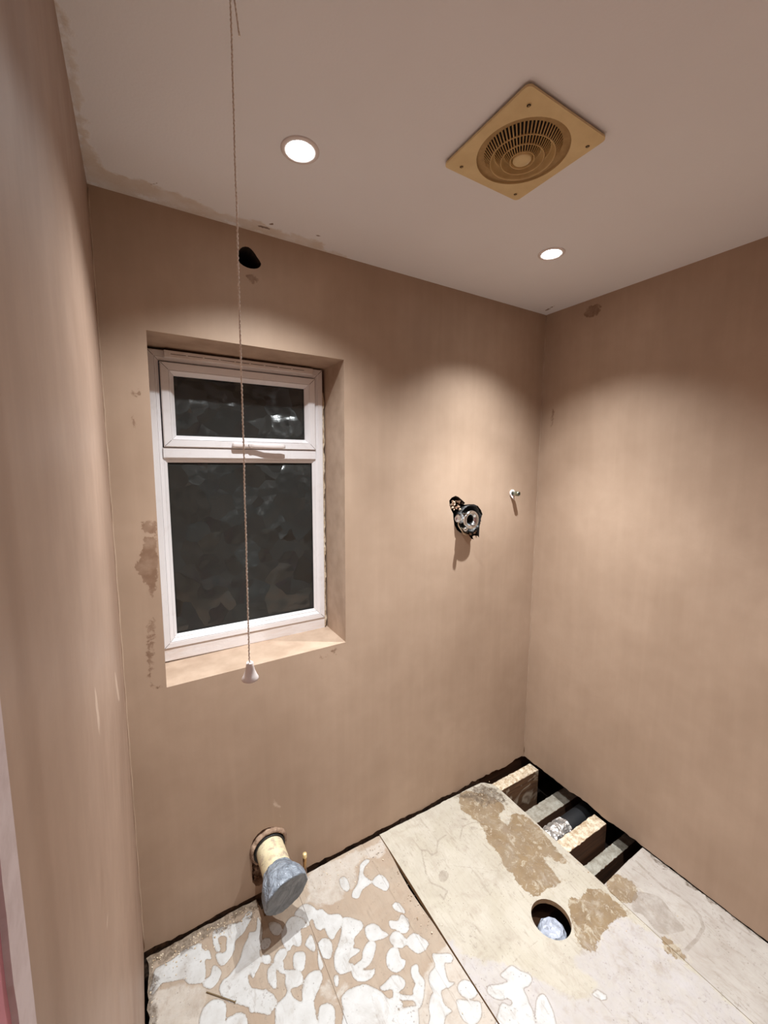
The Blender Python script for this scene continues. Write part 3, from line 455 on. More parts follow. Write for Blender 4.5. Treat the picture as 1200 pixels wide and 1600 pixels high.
# ---- floor: four boards with the hole at the right wall and the round pipe hole
floor = empty('floor', (0, 0, 0)); tag(floor, kind='structure')
HC = (-.590, -.628); HR = .069
circ = [(HC[0] + HR * math.cos(2*PI*i/48) * (1 + .01*math.sin(3*i)), HC[1] + HR * math.sin(2*PI*i/48)) for i in range(48)]
fattr = {
 'adh': lambda X: sdf(X, FLOOR_POLY['adh'], far=.03), 'pale': lambda X: sdf(X, FLOOR_POLY['pale']),
 'tan': lambda X: sdf(X, FLOOR_POLY['tan']), 'grey': lambda X: sdf(X, FLOOR_POLY['grey'], FLOOR_LINE['grey'], far=.02),
 'crack': lambda X: sdf(X, [], FLOOR_LINE['crack'], far=.01)}
def dirt_left(X): return np.maximum(.040 - np.minimum(-X[:, 1] * .75 + np.where(X[:, 0] > -1.5, .03, 0), (X[:, 0] - RL) * 1.2), -.05)
def dirt_c(X):
    d1 = .022 + X[:, 1]; d2 = sdf(X, [[(-.50, -.03), (-.33, -.03), (-.31, -.16), (-.40, -.15), (-.47, -.09)]]) * .6 - .004
    return np.maximum(np.maximum(d1 - .02, d2), -.05)
def dirt_d(X): return np.maximum(.012 + X[:, 0], -.05)
BT = (0, 0, -.019)
def fb(name, outline, holes, mat, dirt, wave=None, step=.0055):
    a = dict(fattr); a['dirt'] = dirt
    return panel(name, outline, holes, step, lambda u, v: (u, v, 0), BT, [M[mat], M['board_edge']], a, floor, wave=wave, pts=-.80 if mat != 'floor_d' else -1.2)
yb = -.012
A_out = jag((RL + .006, -.012), (-1.505, -.009), .008, seed=20) + jag((-1.505, -.009), (-1.495, -.085), .004, seed=25) + jag((-1.495, -.085), (-1.40, -.075), .006, seed=26) + jag((-1.40, -.075), (-1.3595, -.02), .004, seed=27) + subdiv([(-1.3595, -.02), (-1.3595, RF)], .05)[:-1] + [(-1.3595, RF)] + jag((RL + .010, RF), (RL + .010, -.020), .010, seed=21)
fb('floor_board', A_out, [], 'floor_a', dirt_left)
B_out = jag((-1.3585, -.014), (-.962, yb + .002), .004, seed=22) + [(-.962, yb), (-.9625, -.09), (-.966, -.14), (-.9725, -.20), (-.977, -.27), (-.975, -.34), (-.9705, -.42), (-.970, -.6), (-.970, RF), (-1.3585, RF)]
fb('floor_board', subdiv(B_out, .03), [], 'floor_a', lambda X: np.maximum(-.045 + .02 * (X[:, 0] < -1.25) + .010 - .4*np.abs(X[:, 1]), -.05), wave=lambda u, v: Vector((0, 0, -.004 if u > -1.05 else 0)))
notch = [(-.352, -.014), (-.338, -.022)]
C_out = jag((-.9605, yb + .001), (-.362, yb - .006), .006, seed=23) + [(-.352, -.020), (-.333, -.030), (-.305, -.060), (-.2985, -.090)] + jag((-.2985, -.090), (-.302, -.655), .0025, .02, seed=24) + [(-.302, -.655), (-.3085, -.70), (-.3115, -.9), (-.3125, RF), (-.969, RF), (-.967, -.6), (-.965, -.38), (-.963, -.2), (-.961, -.1)]
fb('floor_board', subdiv(C_out, .03), [circ], 'floor_c', dirt_c, wave=lambda u, v: Vector((0, 0, .004 * math.exp(-((u + .965) / .05) ** 2) * math.exp(-((v + .25) / .15) ** 2))))
D_out = subdiv([(-.3015, -.6555), (-.15, -.650)], .02)[:-1] + jag((-.15, -.650), (-.002, -.648), .003, seed=28) + jag((-.002, -.648), (-.003, RF), .003, seed=29) + [(-.003, RF), (-.3105, RF), (-.3100, -.9), (-.3070, -.70)]
fb('floor_board', subdiv(D_out, .03), [], 'floor_d', dirt_d)
# void below the boards
bm = bmesh.new(); box(bm, -1.98, .32, -2.2, .32, -.30, -.0); top = max(bm.faces, key=lambda f: f.calc_center_median().z); bm.faces.remove(top)
bmesh.ops.reverse_faces(bm, faces=bm.faces)
v = obj('floor_void', bm, M['void']); tag(v, kind='structure')

bm = bmesh.new()
for i in range(46):
    x0_ = -1.88 + i * .0335; x1_ = x0_ + .036; j_ = .006 * noise.noise(Vector((i * .7, 1, 1)))
    box(bm, x0_, x1_, .006 + j_, .24, -.26, .004 + .006 * noise.noise(Vector((i * .9, 4, 1))), .003)
fo = obj('floor_wall_plate', bm, M['footing']); tag(fo, kind='structure')
bm = bmesh.new(); box(bm, -.34, .30, .030, .075, -.26, -.012, .003); fo = obj('floor_wall_plate', bm, M['timber2']); tag(fo, kind='structure')
# ---- joists seen in the hole
def crust(x0, x1, y0, y1, z, h, seed, nx=70, ny=12):
    """lumpy layer of old plaster lying on a timber"""
    bm = bmesh.new(); g = []
    for i in range(nx + 1):
        row = []
        for j in range(ny + 1):
            u, v_ = i / nx, j / ny; x = x0 + (x1 - x0) * u; y = y0 + (y1 - y0) * v_
            q = noise.fractal(Vector((x * 38, y * 38, seed)), 1, 2, 4) * .5 + .35 + .5 * noise.noise(Vector((x * 110, y * 110, seed)))
            e = min(u, 1 - u, v_ * .6, (1 - v_) * .6) * 12
            row.append(bm.verts.new((x + .0015 * noise.noise(Vector((x*90, y*90, 3))), y + .004 * noise.noise(Vector((x*60, y*20, 9))), z + max(.0003, h * max(q, .03) * min(1, e) + .0003))))
        g.append(row)
    for i in range(nx):
        for j in range(ny): bm.faces.new((g[i][j], g[i+1][j], g[i+1][j+1], g[i][j+1]))
    return bm
def joist(name, x0, x1, y0, y1, zt, zb, mat, label, group, topmat, h, seed, cx0):
    r = empty(name, ((x0 + x1) / 2, (y0 + y1) / 2, zb)); tag(r, label, 'joist', group)
    bm = bmesh.new(); box(bm, x0, x1, y0, y1, zb, zt, .002)
    obj('timber', bm, mat, r); obj('plaster_crust', crust(cx0, x1 - .001, y0 + .001, y1 - .001, zt, h, seed), topmat, r, True)
joist('floor_joist', -1.84, .008, -.097, -.038, -.020, -.235, M['timber'], 'plaster-crusted floor joist in the hole, nearest the corner of the room', 'upper joists in the floor hole', M['crust'], .014, 3, -.33)
joist('floor_joist', -1.84, .000, -.488, -.425, -.020, -.235, M['timber2'], 'floor joist with pinkish plaster on top, in the middle of the floor hole', 'upper joists in the floor hole', M['crust'], .006, 5, -.33)
joist('ceiling_joist', -1.84, .25, -.252, -.175, -.120, -.25, M['timber2'], 'dusty pitted lower timber between the two high joists in the floor hole', 'lower joists in the floor hole', M['dusty'], .006, 8, -.30)
joist('ceiling_joist', -1.84, .25, -.556, -.506, -.120, -.25, M['timber2'], 'grey dusty lower timber at the near end of the floor hole', 'lower joists in the floor hole', M['dusty'], .005, 11, -.30)
# flexible duct with foil wrap between the joists
r = empty('flexible_duct', (-.12, -.345, -.16)); tag(r, 'black ribbed hose with crumpled foil wrapping, down between joists in floor hole', 'duct')
bm = bmesh.new(); prof = []
for i in range(0, 48): prof.append((.043 + (.004 if i % 2 else 0), i * .006))
lathe(bm, (-.135, -.345, -.118), (1, .02, 0), prof, 28); obj('hose', bm, M['duct'], r, True)
bm = bmesh.new()
def fj(rr, h, t_, k): return rr * (1 + .14 * noise.noise(Vector((h * 50, math.cos(t_) * 3, math.sin(t_) * 3)))), h
lathe(bm, (-.40, -.350, -.112), (1, 0, 0), [(.0, 0)] + [(.051, .012 * i + .001) for i in range(25)] + [(.043, .293)], 40, jit=fj); obj('foil_wrap', bm, M['foil'], r)
# wrapped waste pipe in the round hole
r = empty('capped_waste_pipe', (-.575, -.625, -.25)); tag(r, 'grey-white plastic-wrapped pipe end standing down inside the round hole in the floor', 'pipe')
bm = bmesh.new(); lathe(bm, (-.578, -.628, -.28), (0, 0, 1), [(.047, 0), (.047, .20)], 40); obj('pipe_body', bm, M['pipe'], r, True)
bm = bmesh.new()
def wj(rr, h, t_, k): 
    return rr * (1 + .07 * noise.noise(Vector((math.cos(t_) * 2.2, math.sin(t_) * 2.2, h * 30)))), h + .006 * noise.noise(Vector((math.cos(t_) * rr * 60, math.sin(t_) * rr * 60, 4)))
lathe(bm, (-.578, -.628, -.16), (0, 0, 1), [(.050, 0), (.052, .04), (.051, .08), (.049, .100), (.038, .115), (.020, .118), (0, .120)], 11, jit=wj); obj('plastic_wrap', bm, M['wrap'], r)

# ---- crumbs of plaster along the edges
bm = bmesh.new(); rnd = random.Random(3)
def crumb(x, y, z, s):
    q = bmesh.ops.create_icosphere(bm, subdivisions=1, radius=s)
    mm = Matrix.Translation((x, y, z + s * .35)) @ Matrix.Rotation(rnd.random() * 6, 4, (rnd.random(), rnd.random(), .5)) @ Matrix.Diagonal((1, rnd.uniform(.5, 1), rnd.uniform(.35, .8), 1))
    for v_ in q['verts']: v_.co = v_.co * rnd.uniform(.75, 1.2)
    bmesh.ops.transform(bm, matrix=mm, verts=q['verts'])
for i in range(130): crumb(rnd.uniform(-1.86, -1.50), -.022 - abs(rnd.gauss(0, .035)), 0, rnd.uniform(.0015, .0042))
for i in range(60): crumb(-1.862 + abs(rnd.gauss(0, .018)), rnd.uniform(-.9, -.03), 0, rnd.uniform(.0015, .004))
for i in range(60): crumb(rnd.uniform(-1.36, -.97), -.022 - abs(rnd.gauss(0, .10)), 0, rnd.uniform(.001, .003))
for i in range(30): crumb(-1.0 + rnd.gauss(0, .02), rnd.uniform(-.5, -.12), -.001, rnd.uniform(.001, .0035))
for i in range(50): crumb(rnd.gauss(-.40, .05), rnd.uniform(-.15, -.03), 0, rnd.uniform(.001, .0035))
for i in range(30): crumb(-.303 - abs(rnd.gauss(0, .004)), rnd.uniform(-.64, -.1), 0, rnd.uniform(.0012, .003))
for i in range(40): crumb(rnd.uniform(-1.7, -.1), rnd.uniform(-1.1, -.1) if rnd.random() < .5 else rnd.uniform(-.9, -.7), 0, rnd.uniform(.001, .0025))
bm2 = bm; kill = [v_ for v_ in bm.verts if v_.co.x > -.30 and v_.co.y > -.655 or (Vector((v_.co.x - HC[0], v_.co.y - HC[1])).length < HR + .004)]
bmesh.ops.delete(bm, geom=kill, context='VERTS')
o = obj('plaster_crumbs', bm, M['crust']); tag(o, 'loose cream crumbs of plaster scattered over the bare floorboards', 'rubble', kind='stuff')
# plaster dust heap in the corner by the left wall handled by the dirt on the boards; a nail lies on the boards
bm = bmesh.new(); a_, b_ = Vector((-1.709, -.212, .003)), Vector((-1.636, -.283, .003))
tube(bm, [a_, a_.lerp(b_, .5), b_], .0016, 8); lathe(bm, b_, b_ - a_, [(0, 0), (.004, 0), (.004, .0012), (0, .0012)], 12)
o = obj('nail', bm, M['screw'], origin=tuple(a_)); tag(o, 'steel nail lying on white adhesive near the left wall', 'nail')

# ------------------------------------------------------------------ window
win = empty('window_1', (-1.44, .2, .95)); tag(win, kind='structure')
def ring(bm, x0, x1, z0, z1, prof, mitre=True):
    """mitred frame; prof: (inset, y)"""
    loops = [[bm.verts.new(c_) for c_ in ((x0 + d, y, z0 + d), (x1 - d, y, z0 + d), (x1 - d, y, z1 - d), (x0 + d, y, z1 - d))] for d, y in prof]
    for p_, q_ in zip(loops, loops[1:]):
        for i in range(4):
            j = (i + 1) % 4; bm.faces.new((p_[i], p_[j], q_[j], q_[i]))
    if mitre:       # hairline joints at the corners
        for (cx, cz, sx, sz) in ((x0, z0, 1, 1), (x1, z0, -1, 1), (x0, z1, 1, -1), (x1, z1, -1, -1)):
            for (d0, y0_), (d1, y1_) in zip(prof[1:], prof[2:]):
                if d1 - d0 < .004: continue
                w_ = .0005; e = -.0002
                q_ = [(cx + sx*(d0 + w_), y0_ + e, cz + sz*(d0 - w_)), (cx + sx*(d1 + w_), y1_ + e, cz + sz*(d1 - w_)), (cx + sx*(d1 - w_), y1_ + e, cz + sz*(d1 + w_)), (cx + sx*(d0 - w_), y0_ + e, cz + sz*(d0 + w_))]
                f = bm.faces.new([bm.verts.new(c_) for c_ in q_]); f.material_index = 1
FX0, FX1, FZ0, FZ1 = -1.757, -1.131, .984, 2.035
TR0, TR1 = 1.669, 1.709
bm = bmesh.new()
ring(bm, FX0, FX1, FZ0, FZ1, [(0, .245), (0, .183), (.003, .180), (.020, .180), (.0215, .1822), (.023, .180), (.034, .186), (.034, .245)])
# the mullion across
def bar(bm, x0, x1, prof):
    a_ = [bm.verts.new((x0, y, z)) for y, z in prof]; b_ = [bm.verts.new((x1, y, z)) for y, z in prof]
    for i in range(len(prof) - 1): bm.faces.new((a_[i], b_[i], b_[i+1], a_[i+1]))
bar(bm, FX0 + .034, FX1 - .034, [(.245, TR0), (.187, TR0), (.1795, TR0 + .006), (.1795, TR1 - .003), (.183, TR1), (.245, TR1)])
obj('frame', bm, [M['upvc'], M['seam']], win)
bm = bmesh.new()
ring(bm, FX0 + .0335, FX1 - .0335, FZ0 + .0335, TR0 + .0005, [(0, .21), (0, .188), (.003, .1865), (.012, .194), (.013, .2)])
obj('glazing_bead', bm, [M['upvc'], M['seam']], win)
bm = bmesh.new(); box(bm, FX0, FX1, .184, .245, .935, FZ0 - .0008, .002); obj('frame_foot', bm, M['upvc_dirty'], win)
SX0, SX1, SZ0, SZ1 = FX0 + .0375, FX1 - .0345, TR1 + .0015, 1.996
bm = bmesh.new(); ring(bm, SX0, SX1, SZ0, SZ1, [(0, .24), (0, .176), (.003, .173), (.024, .173), (.0255, .1755), (.027, .173), (.0285, .1735), (.041, .190), (.042, .24)])
sash = obj('sash', bm, [M['upvc'], M['seam']], win)
bm = bmesh.new(); box(bm, SX0 + .035, SX1 - .035, .200, .206, SZ0 + .035, SZ1 - .035); obj('pane', bm, M['glass'], win)
bm = bmesh.new(); box(bm, FX0 + .04, FX1 - .04, .200, .206, FZ0 + .04, TR0 - .004); obj('pane', bm, M['glass'], win)
# dark gasket round each pane
bm = bmesh.new()
ring(bm, SX0 + .0395, SX1 - .0395, SZ0 + .0395, SZ1 - .0395, [(0, .198), (0, .1955), (.003, .1965), (.003, .199)], False)
ring(bm, FX0 + .0455, FX1 - .0455, FZ0 + .0455, TR0 - .0115, [(0, .1985), (0, .1955), (.003, .1965), (.003, .199)], False)
obj('gasket', bm, M['black'], win)
# handle
bm = bmesh.new(); box(bm, -1.497, -1.432, .158, .174, 1.7125, 1.7335, .0075)
lathe(bm, (-1.428, .168, 1.7225), (0, -1, 0), [(.0110, 0), (.0110, .010), (.009, .013), (0, .013)], 24)
h_ = obj('handle', bm, M['white'], win, True)
pts = [(-1.434, .158, 1.7225), (-1.414, .157, 1.7225), (-1.398, .154, 1.7220), (-1.380, .150, 1.7215), (-1.350, .148, 1.721), (-1.316, .148, 1.721), (-1.303, .148, 1.721)]
bm = bmesh.new(); tube(bm, pts, [.008, .009, .009, .009, .0095, .009, .006], 16, sx=.55, sy=1.0)
bm.normal_update(); h2 = obj('lever', bm, M['white'], h_, True)
# the lever's key slot
bm = bmesh.new(); lathe(bm, (-1.437, .1588, 1.7225), (0, -1, 0), [(0, 0), (.004, 0), (.004, .0012), (0, .0013)], 16); obj('key_slot', bm, M['black'], h_)
# trickle vent
bm = bmesh.new(); box(bm, -1.705, -1.176, .166, .1795, 2.010, 2.033, .002, 0); box(bm, -1.690, -1.200, .1650, .1665, 2.0140, 2.0290, .0006, 0)
for k in range(9):
    x_ = -1.685 + k * .053; box(bm, x_, x_ + .047, .1645, .1652, 2.0205, 2.0222, 0, 1)
obj('trickle_vent', bm, [M['upvc_dirty'], M['seam']], win)
# ragged filler down the right side of the frame
bm = bmesh.new(); n = 90; prev = None
for i in range(n + 1):
    z = .945 + 1.0 * (i / n); w_ = .004 + .007 * max(0, noise.noise(Vector((z * 26, 2, 0))) + .35 * noise.noise(Vector((z * 80, 7, 0))) + .25)
    q_ = [bm.verts.new((FX1 - .001, .187, z)), bm.verts.new((FX1 - .001, .182, z)), bm.verts.new((FX1 + w_, .1835 + .004 * noise.noise(Vector((z * 50, 9, 0))), z)), bm.verts.new((FX1 + w_, .20, z))]
    if prev:
        for k in range(3): bm.faces.new((prev[k], prev[k+1], q_[k+1], q_[k]))
    prev = q_
obj('filler_strip', bm, M['crust'], win)

# ------------------------------------------------------------------ pull cord
PCX, PCY = -1.655, -.756
r = empty('pull_cord', (PCX, PCY, 1.292)); tag(r, 'cream pull cord with a cone-shaped white pull, hanging in front of the window', 'pull cord')
zs = [(RH - .02, -1.6515), (2.312, -1.652), (2.147, -1.653), (2.017, -1.6535), (1.879, -1.6545), (1.684, -1.6552), (1.474, -1.657), (1.34, -1.6577), (1.318, -1.6572)]
pts = []; zz = RH - .02
while zz > 1.317:
    for (za, xa), (zb, xb) in zip(zs, zs[1:]):
        if zb <= zz <= za: x_ = xa + (xb - xa) * (za - zz) / (za - zb)
    pts.append((x_ + .0006 * noise.noise(Vector((0, 3, zz * 14))) + .00035 * math.cos(zz * 900), PCY + .00035 * math.sin(zz * 900), zz)); zz -= .0014
bm = bmesh.new(); tube(bm, pts, [.00125 + .00025 * math.sin(p_[2] * 1300) for p_ in pts], 8); obj('cord', bm, M['cord'], r, True)
bm = bmesh.new(); tube(bm, [(-1.6515, PCY, 2.345), (-1.648, PCY, 2.33), (-1.6465, PCY - .001, 2.312), (-1.6440, PCY, 2.295), (-1.6425, PCY, 2.281), (-1.6410, PCY, 2.272)], [.0014, .0014, .0013, .0013, .0012, .0016], 8)
bmesh.ops.create_icosphere(bm, subdivisions=2, radius=.0035, matrix=Matrix.Translation((-1.6515, PCY, 2.345))); obj('cord_tail', bm, M['cord'], r, True)
bm = bmesh.new()
lathe(bm, (-1.6573, PCY, 1.292), (0, 0, 1), [(.0105, .002), (.0128, 0), (.0140, .0015), (.0138, .0040), (.0112, .0090), (.0084, .0165), (.0066, .0240), (.0058, .0305), (.0050, .0315), (.0030, .0310), (.0028, .0250)], 32)
bmesh.ops.recalc_face_normals(bm, faces=bm.faces); obj('cone_pull', bm, M['white'], r, True)
bm = bmesh.new(); box(bm, PCX - .042, PCX + .042, PCY - .042, PCY + .042, RH - .025, RH - .0003, .006); obj('switch_housing', bm, M['white'], r)

# ------------------------------------------------------------------ extractor fan
FC = (-.981, -.691); FZ = RH - .0105
r = empty('extractor_fan', (FC[0], FC[1], RH)); tag(r, 'yellowed square extractor fan with a round louvred grille on the ceiling', 'extractor fan')
hw = .130
def rrect(x, y, hx, hy, rad, n=6):
    o_ = []
    for cx, cy, a0 in ((x + hx - rad, y + hy - rad, 0), (x - hx + rad, y + hy - rad, 90), (x - hx + rad, y - hy + rad, 180), (x + hx - rad, y - hy + rad, 270)):
        for k in range(n + 1): a_ = math.radians(a0 + 90 * k / n); o_.append((cx + rad * math.cos(a_), cy + rad * math.sin(a_)))
    return o_
GC = (FC[0] + .003, FC[1] + .001); GR = .106
circ2 = [(GC[0] + GR * math.cos(2*PI*i/64), GC[1] + GR * math.sin(2*PI*i/64)) for i in range(64)]
pl = panel('fan_plate', subdiv(rrect(FC[0], FC[1], hw, hw, .012), .03), [circ2], .03, lambda u, v: (u, v, FZ), (0, 0, .0050), [M['fan']], None, r)
bm = bmesh.new(); lathe(bm, (GC[0], GC[1], FZ), (0, 0, -1), [(GR + .0004, -.0003), (GR + .0005, -.0045), (.100, -.0060), (.093, -.0066), (.088, -.0068)], 64); obj('grille_recess', bm, M['fan_recess'], r, True)
bm = bmesh.new()
def P(rr, d): return (rr, d)
# lips are the lowest points; d is metres below the plate face
tiers = [(.088, -.0068, .0750, .0105), (.0625, -.0050, .0505, .0125), (.0405, -.0035, .0290, .0140)]
for k, (r0, d0, r1, d1) in enumerate(tiers):
    nxt = tiers[k+1][:2] if k < 2 else (.0215, .002)
    lathe(bm, (GC[0], GC[1], FZ), (0, 0, -1), [(r1, d1 - .001), (r1 - .0006, d1 + .0008), (r1 - .0022, d1 + .0006), (r1 - .004, d1 - .003), (nxt[0] + .003, nxt[1] + .0006), (nxt[0], nxt[1])], 64)
    nb = (66, 50, 34)[k]
    for i in range(nb):
        t0 = 2*PI*i/nb; hwid = PI / nb * .42
        q = []
        for rr, dd in ((r0 + .001, d0), (r1 + .0002, d1)):
            for s_ in (-1, 1):
                for off in (0, .0025):
                    q.append(bm.verts.new((GC[0] + rr * math.cos(t0 + s_ * hwid), GC[1] + rr * math.sin(t0 + s_ * hwid), FZ - dd + off)))
        a0_, b0_, a1_, b1_, c0_, e0_, c1_, e1_ = q
        for f in ((a0_, a1_, c1_, c0_), (b0_, e0_, e1_, b1_), (a0_, c0_, e0_, b0_), (a1_, b1_, e1_, c1_)): bm.faces.new(f)
bmesh.ops.recalc_face_normals(bm, faces=bm.faces)
obj('grille', bm, M['fan_grille'], r, True)
for f in COL.objects['grille'].data.polygons: f.use_smooth = f.area > 2e-5
bm = bmesh.new(); lathe(bm, (GC[0], GC[1], FZ), (0, 0, -1), [(.0215, -.002), (.0215, .0135), (.0195, .0155), (.010, .0165), (0, .0168)], 40); obj('grille_hub', bm, M['fan'], r, True)
bm = bmesh.new()
for (r0, d0, r1, d1) in tiers: lathe(bm, (GC[0], GC[1], FZ), (0, 0, -1), [(r0 + .0005, d0 - .0028), (r1 - .001, d1 - .004)], 64)
obj('grille_backing', bm, M['black'], r)  # black cones stand in for the shade inside the fan
for sx_, sy_ in ((-1.0735, -.789), (-.869, -.785), (-1.0725, -.5835), (-.877, -.580)):
    bm = bmesh.new(); lathe(bm, (sx_, sy_, FZ), (0, 0, -1), [(.0058, -.0010), (.0054, .0008), (.0046, .0010), (.0040, -.0010)], 20, 0)
    lathe(bm, (sx_, sy_, FZ), (0, 0, -1), [(.0042, .0002), (0, .0003)], 20, 1); lathe(bm, (sx_ + .001, sy_ + .0005, FZ), (0, 0, -1), [(.0026, .0004), (.0022, .0015), (0, .0018)], 14, 2)
    obj('screw', bm, [M['fan'], M['black'], M['screw']], r)

# ------------------------------------------------------------------ downlights
DL = ['lit round downlight in the ceiling left of the extractor fan', 'lit round downlight in the ceiling between the fan and the far corner', 'lit round downlight in the ceiling behind the camera by the left wall', 'lit round downlight in the ceiling behind the camera by the right wall']
for k, (x, y, wt, ws, sp) in enumerate(LAMPS):
    r = empty('downlight', (x, y, RH)); tag(r, DL[k], 'ceiling light', 'ceiling downlights')
    bm = bmesh.new(); lathe(bm, (x, y, RH), (0, 0, -1), [(.0455, .0002), (.0455, .0018), (.043, .0032), (.036, .0038), (.0335, .0030), (.031, .0012), (.030, .0004)], 48)
    obj('bezel', bm, M['white'], r, True)
    bm = bmesh.new(); lathe(bm, (x, y, RH), (0, 0, -1), [(.0300, .0006), (.0285, .0030), (.024, .0048), (.014, .0060), (0, .0064)], 40)
    obj('lamp_lens', bm, emis('lens_%d' % k, (.96, 1, 1), sp), r, True)
    for nm, en, sz in (('beam', wt, 76), ('beam_spill', ws, 114)):
        L_ = bpy.data.lights.new(nm, 'SPOT'); L_.energy = en; L_.color = LAMP_COLOUR; L_.spot_size = math.radians(sz + (12 if k == 0 and sz > 100 else 0)); L_.spot_blend = 1.0; L_.shadow_soft_size = .012
        lo = bpy.data.objects.new(nm, L_); COL.objects.link(lo); lo.parent = r; lo.location = (0, 0, -.012)

# ------------------------------------------------------------------ shower valve
VX, VZ = -.507, 1.404
r = empty('shower_valve', (VX, 0, VZ)); tag(r, 'bare chrome shower valve body sticking out of a ragged black-lined hole in the plaster', 'valve')
bm = bmesh.new()
def sj(rr, h, t_, k):
    q = noise.noise(Vector((math.cos(t_) * 4, math.sin(t_) * 4, 1))) + .5 * noise.noise(Vector((math.cos(t_) * 12, math.sin(t_) * 12, 2)))
    return rr * (1 + .05 * q), h + (k == 2 or k == 3) * .010 * q
SXc, SZc = -.478, 1.402
lathe(bm, (SXc, 0, SZc), (0, -1, 0), [(.060, -.08), (.062, -.02), (.066, .016), (.063, .016), (.058, -.02), (.056, -.08), (0, -.08)], 56, jit=sj)
obj('rubber_shroud', bm, M['rubber'], r, True)
bm = bmesh.new()                                   # white torn lip of the shroud, lower left
for side in (0,):
    pts = []
    for i in range(22):
        a_ = math.radians(165 + i * 4.2); pts.append((SXc + .076 * math.cos(a_), -.018 - .004 * math.sin(i * .6), SZc + .076 * math.sin(a_)))
    tube(bm, pts, [.0016 + .0030 * (i / 22) for i in range(22)], 8)
obj('torn_lip', bm, M['crust'], r, True)
bm = bmesh.new()
lathe(bm, (VX, .06, VZ), (0, -1, 0), [(.026, 0), (.026, .065), (.036, .070), (.0375, .078), (.035, .081), (.0375, .084), (.035, .088), (.0375, .091), (.036, .095), (.0380, .098), (.0425, .101), (.0430, .112), (.0415, .1165), (.036, .1175), (.030, .1150), (.0245, .110), (.0190, .104), (.0180, .085), (.0175, .06)], 48)
tcol = obj('threaded_collar', bm, M['chrome'], r, True)
bm = bmesh.new(); lathe(bm, (VX, -.020, VZ), (0, -1, 0), [(.0195, .024), (.0180, .022), (.0176, 0), (0, .001)], 32); obj('collar_bore', bm, M['black'], tcol)  # black lining stands in for the shade deep in the collar
bm = bmesh.new(); lathe(bm, (VX + .01, .005, VZ + .004), (-1, -.38, 0), [(0, -.01), (.022, -.01), (.022, .035), (.0250, .038), (.0250, .056), (.017, .066), (.012, .066), (0, .060)], 6)
bmesh.ops.bevel(bm, geom=list(bm.edges), offset=.0018, segments=2, affect='EDGES'); obj('hex_body', bm, M['chrome'], r)
bm = bmesh.new(); lathe(bm, (-.533, -.012, 1.3700), (-.30, -1, -.12), [(.0065, 0), (.0065, .036), (.009, .040), (.0095, .052), (.007, .056), (0, .057)], 20); obj('spindle', bm, M['chrome'], r, True)
# broken filler above the shroud
bm = bmesh.new()
for i in range(34):
    u = rnd.random(); x_ = -.585 + .085 * u; z_ = 1.435 + .05 * rnd.random() + .015 * (1 - abs(2*u - 1)); s = rnd.uniform(.004, .011)
    q = bmesh.ops.create_icosphere(bm, subdivisions=1, radius=s, matrix=Matrix.Translation((x_, .010 + rnd.uniform(-.002, .02), z_)) @ Matrix.Rotation(rnd.random() * 6, 4, (1, rnd.random(), .3)) @ Matrix.Diagonal((1, .6, .7, 1)))
    for v_ in q['verts']: v_.co += Vector((rnd.gauss(0, s * .2), rnd.gauss(0, s * .2), rnd.gauss(0, s * .2)))
obj('broken_filler', bm, M['filler'], r); bm = bmesh.new()
for i in range(12):
    s = rnd.uniform(.004, .009); bmesh.ops.create_icosphere(bm, subdivisions=1, radius=s, matrix=Matrix.Translation((rnd.uniform(-.50, -.41), .008 + rnd.uniform(0, .01), rnd.uniform(1.318, 1.335))) @ Matrix.Diagonal((1.2, .6, .7, 1)))
obj('broken_filler', bm, M['filler'], r)

# ------------------------------------------------------------------ pipe stub high on the wall
r = empty('pipe_tail', (-.190, 0, 1.512)); tag(r, 'short steel pipe tail with a white washer poking from the wall near the corner', 'pipe')
bm = bmesh.new(); lathe(bm, (-.190, .01, 1.512), (0, -1, 0), [(.0085, 0), (.0085, .030), (.011, .031), (.0118, .036), (.0118, .050), (.0105, .0545), (.0065, .055), (.006, .045)], 24)
obj('fitting', bm, M['steel'], r, True)
bm = bmesh.new(); lathe(bm, (-.190, -.0445, 1.512), (0, -1, 0), [(.0072, 0), (0, .0005)], 20); obj('bore', bm, M['black'], r)
bm = bmesh.new(); lathe(bm, (-.190, .001, 1.512), (0, -1, 0), [(.010, 0), (.0185, 0), (.0188, .0045), (.017, .006), (.010, .006)], 32)
tube(bm, [(-.198, -.004, 1.499), (-.191, -.010, 1.487), (-.186, -.014, 1.478)], [.004, .0032, .0018], 8); obj('washer', bm, M['white'], r, True)

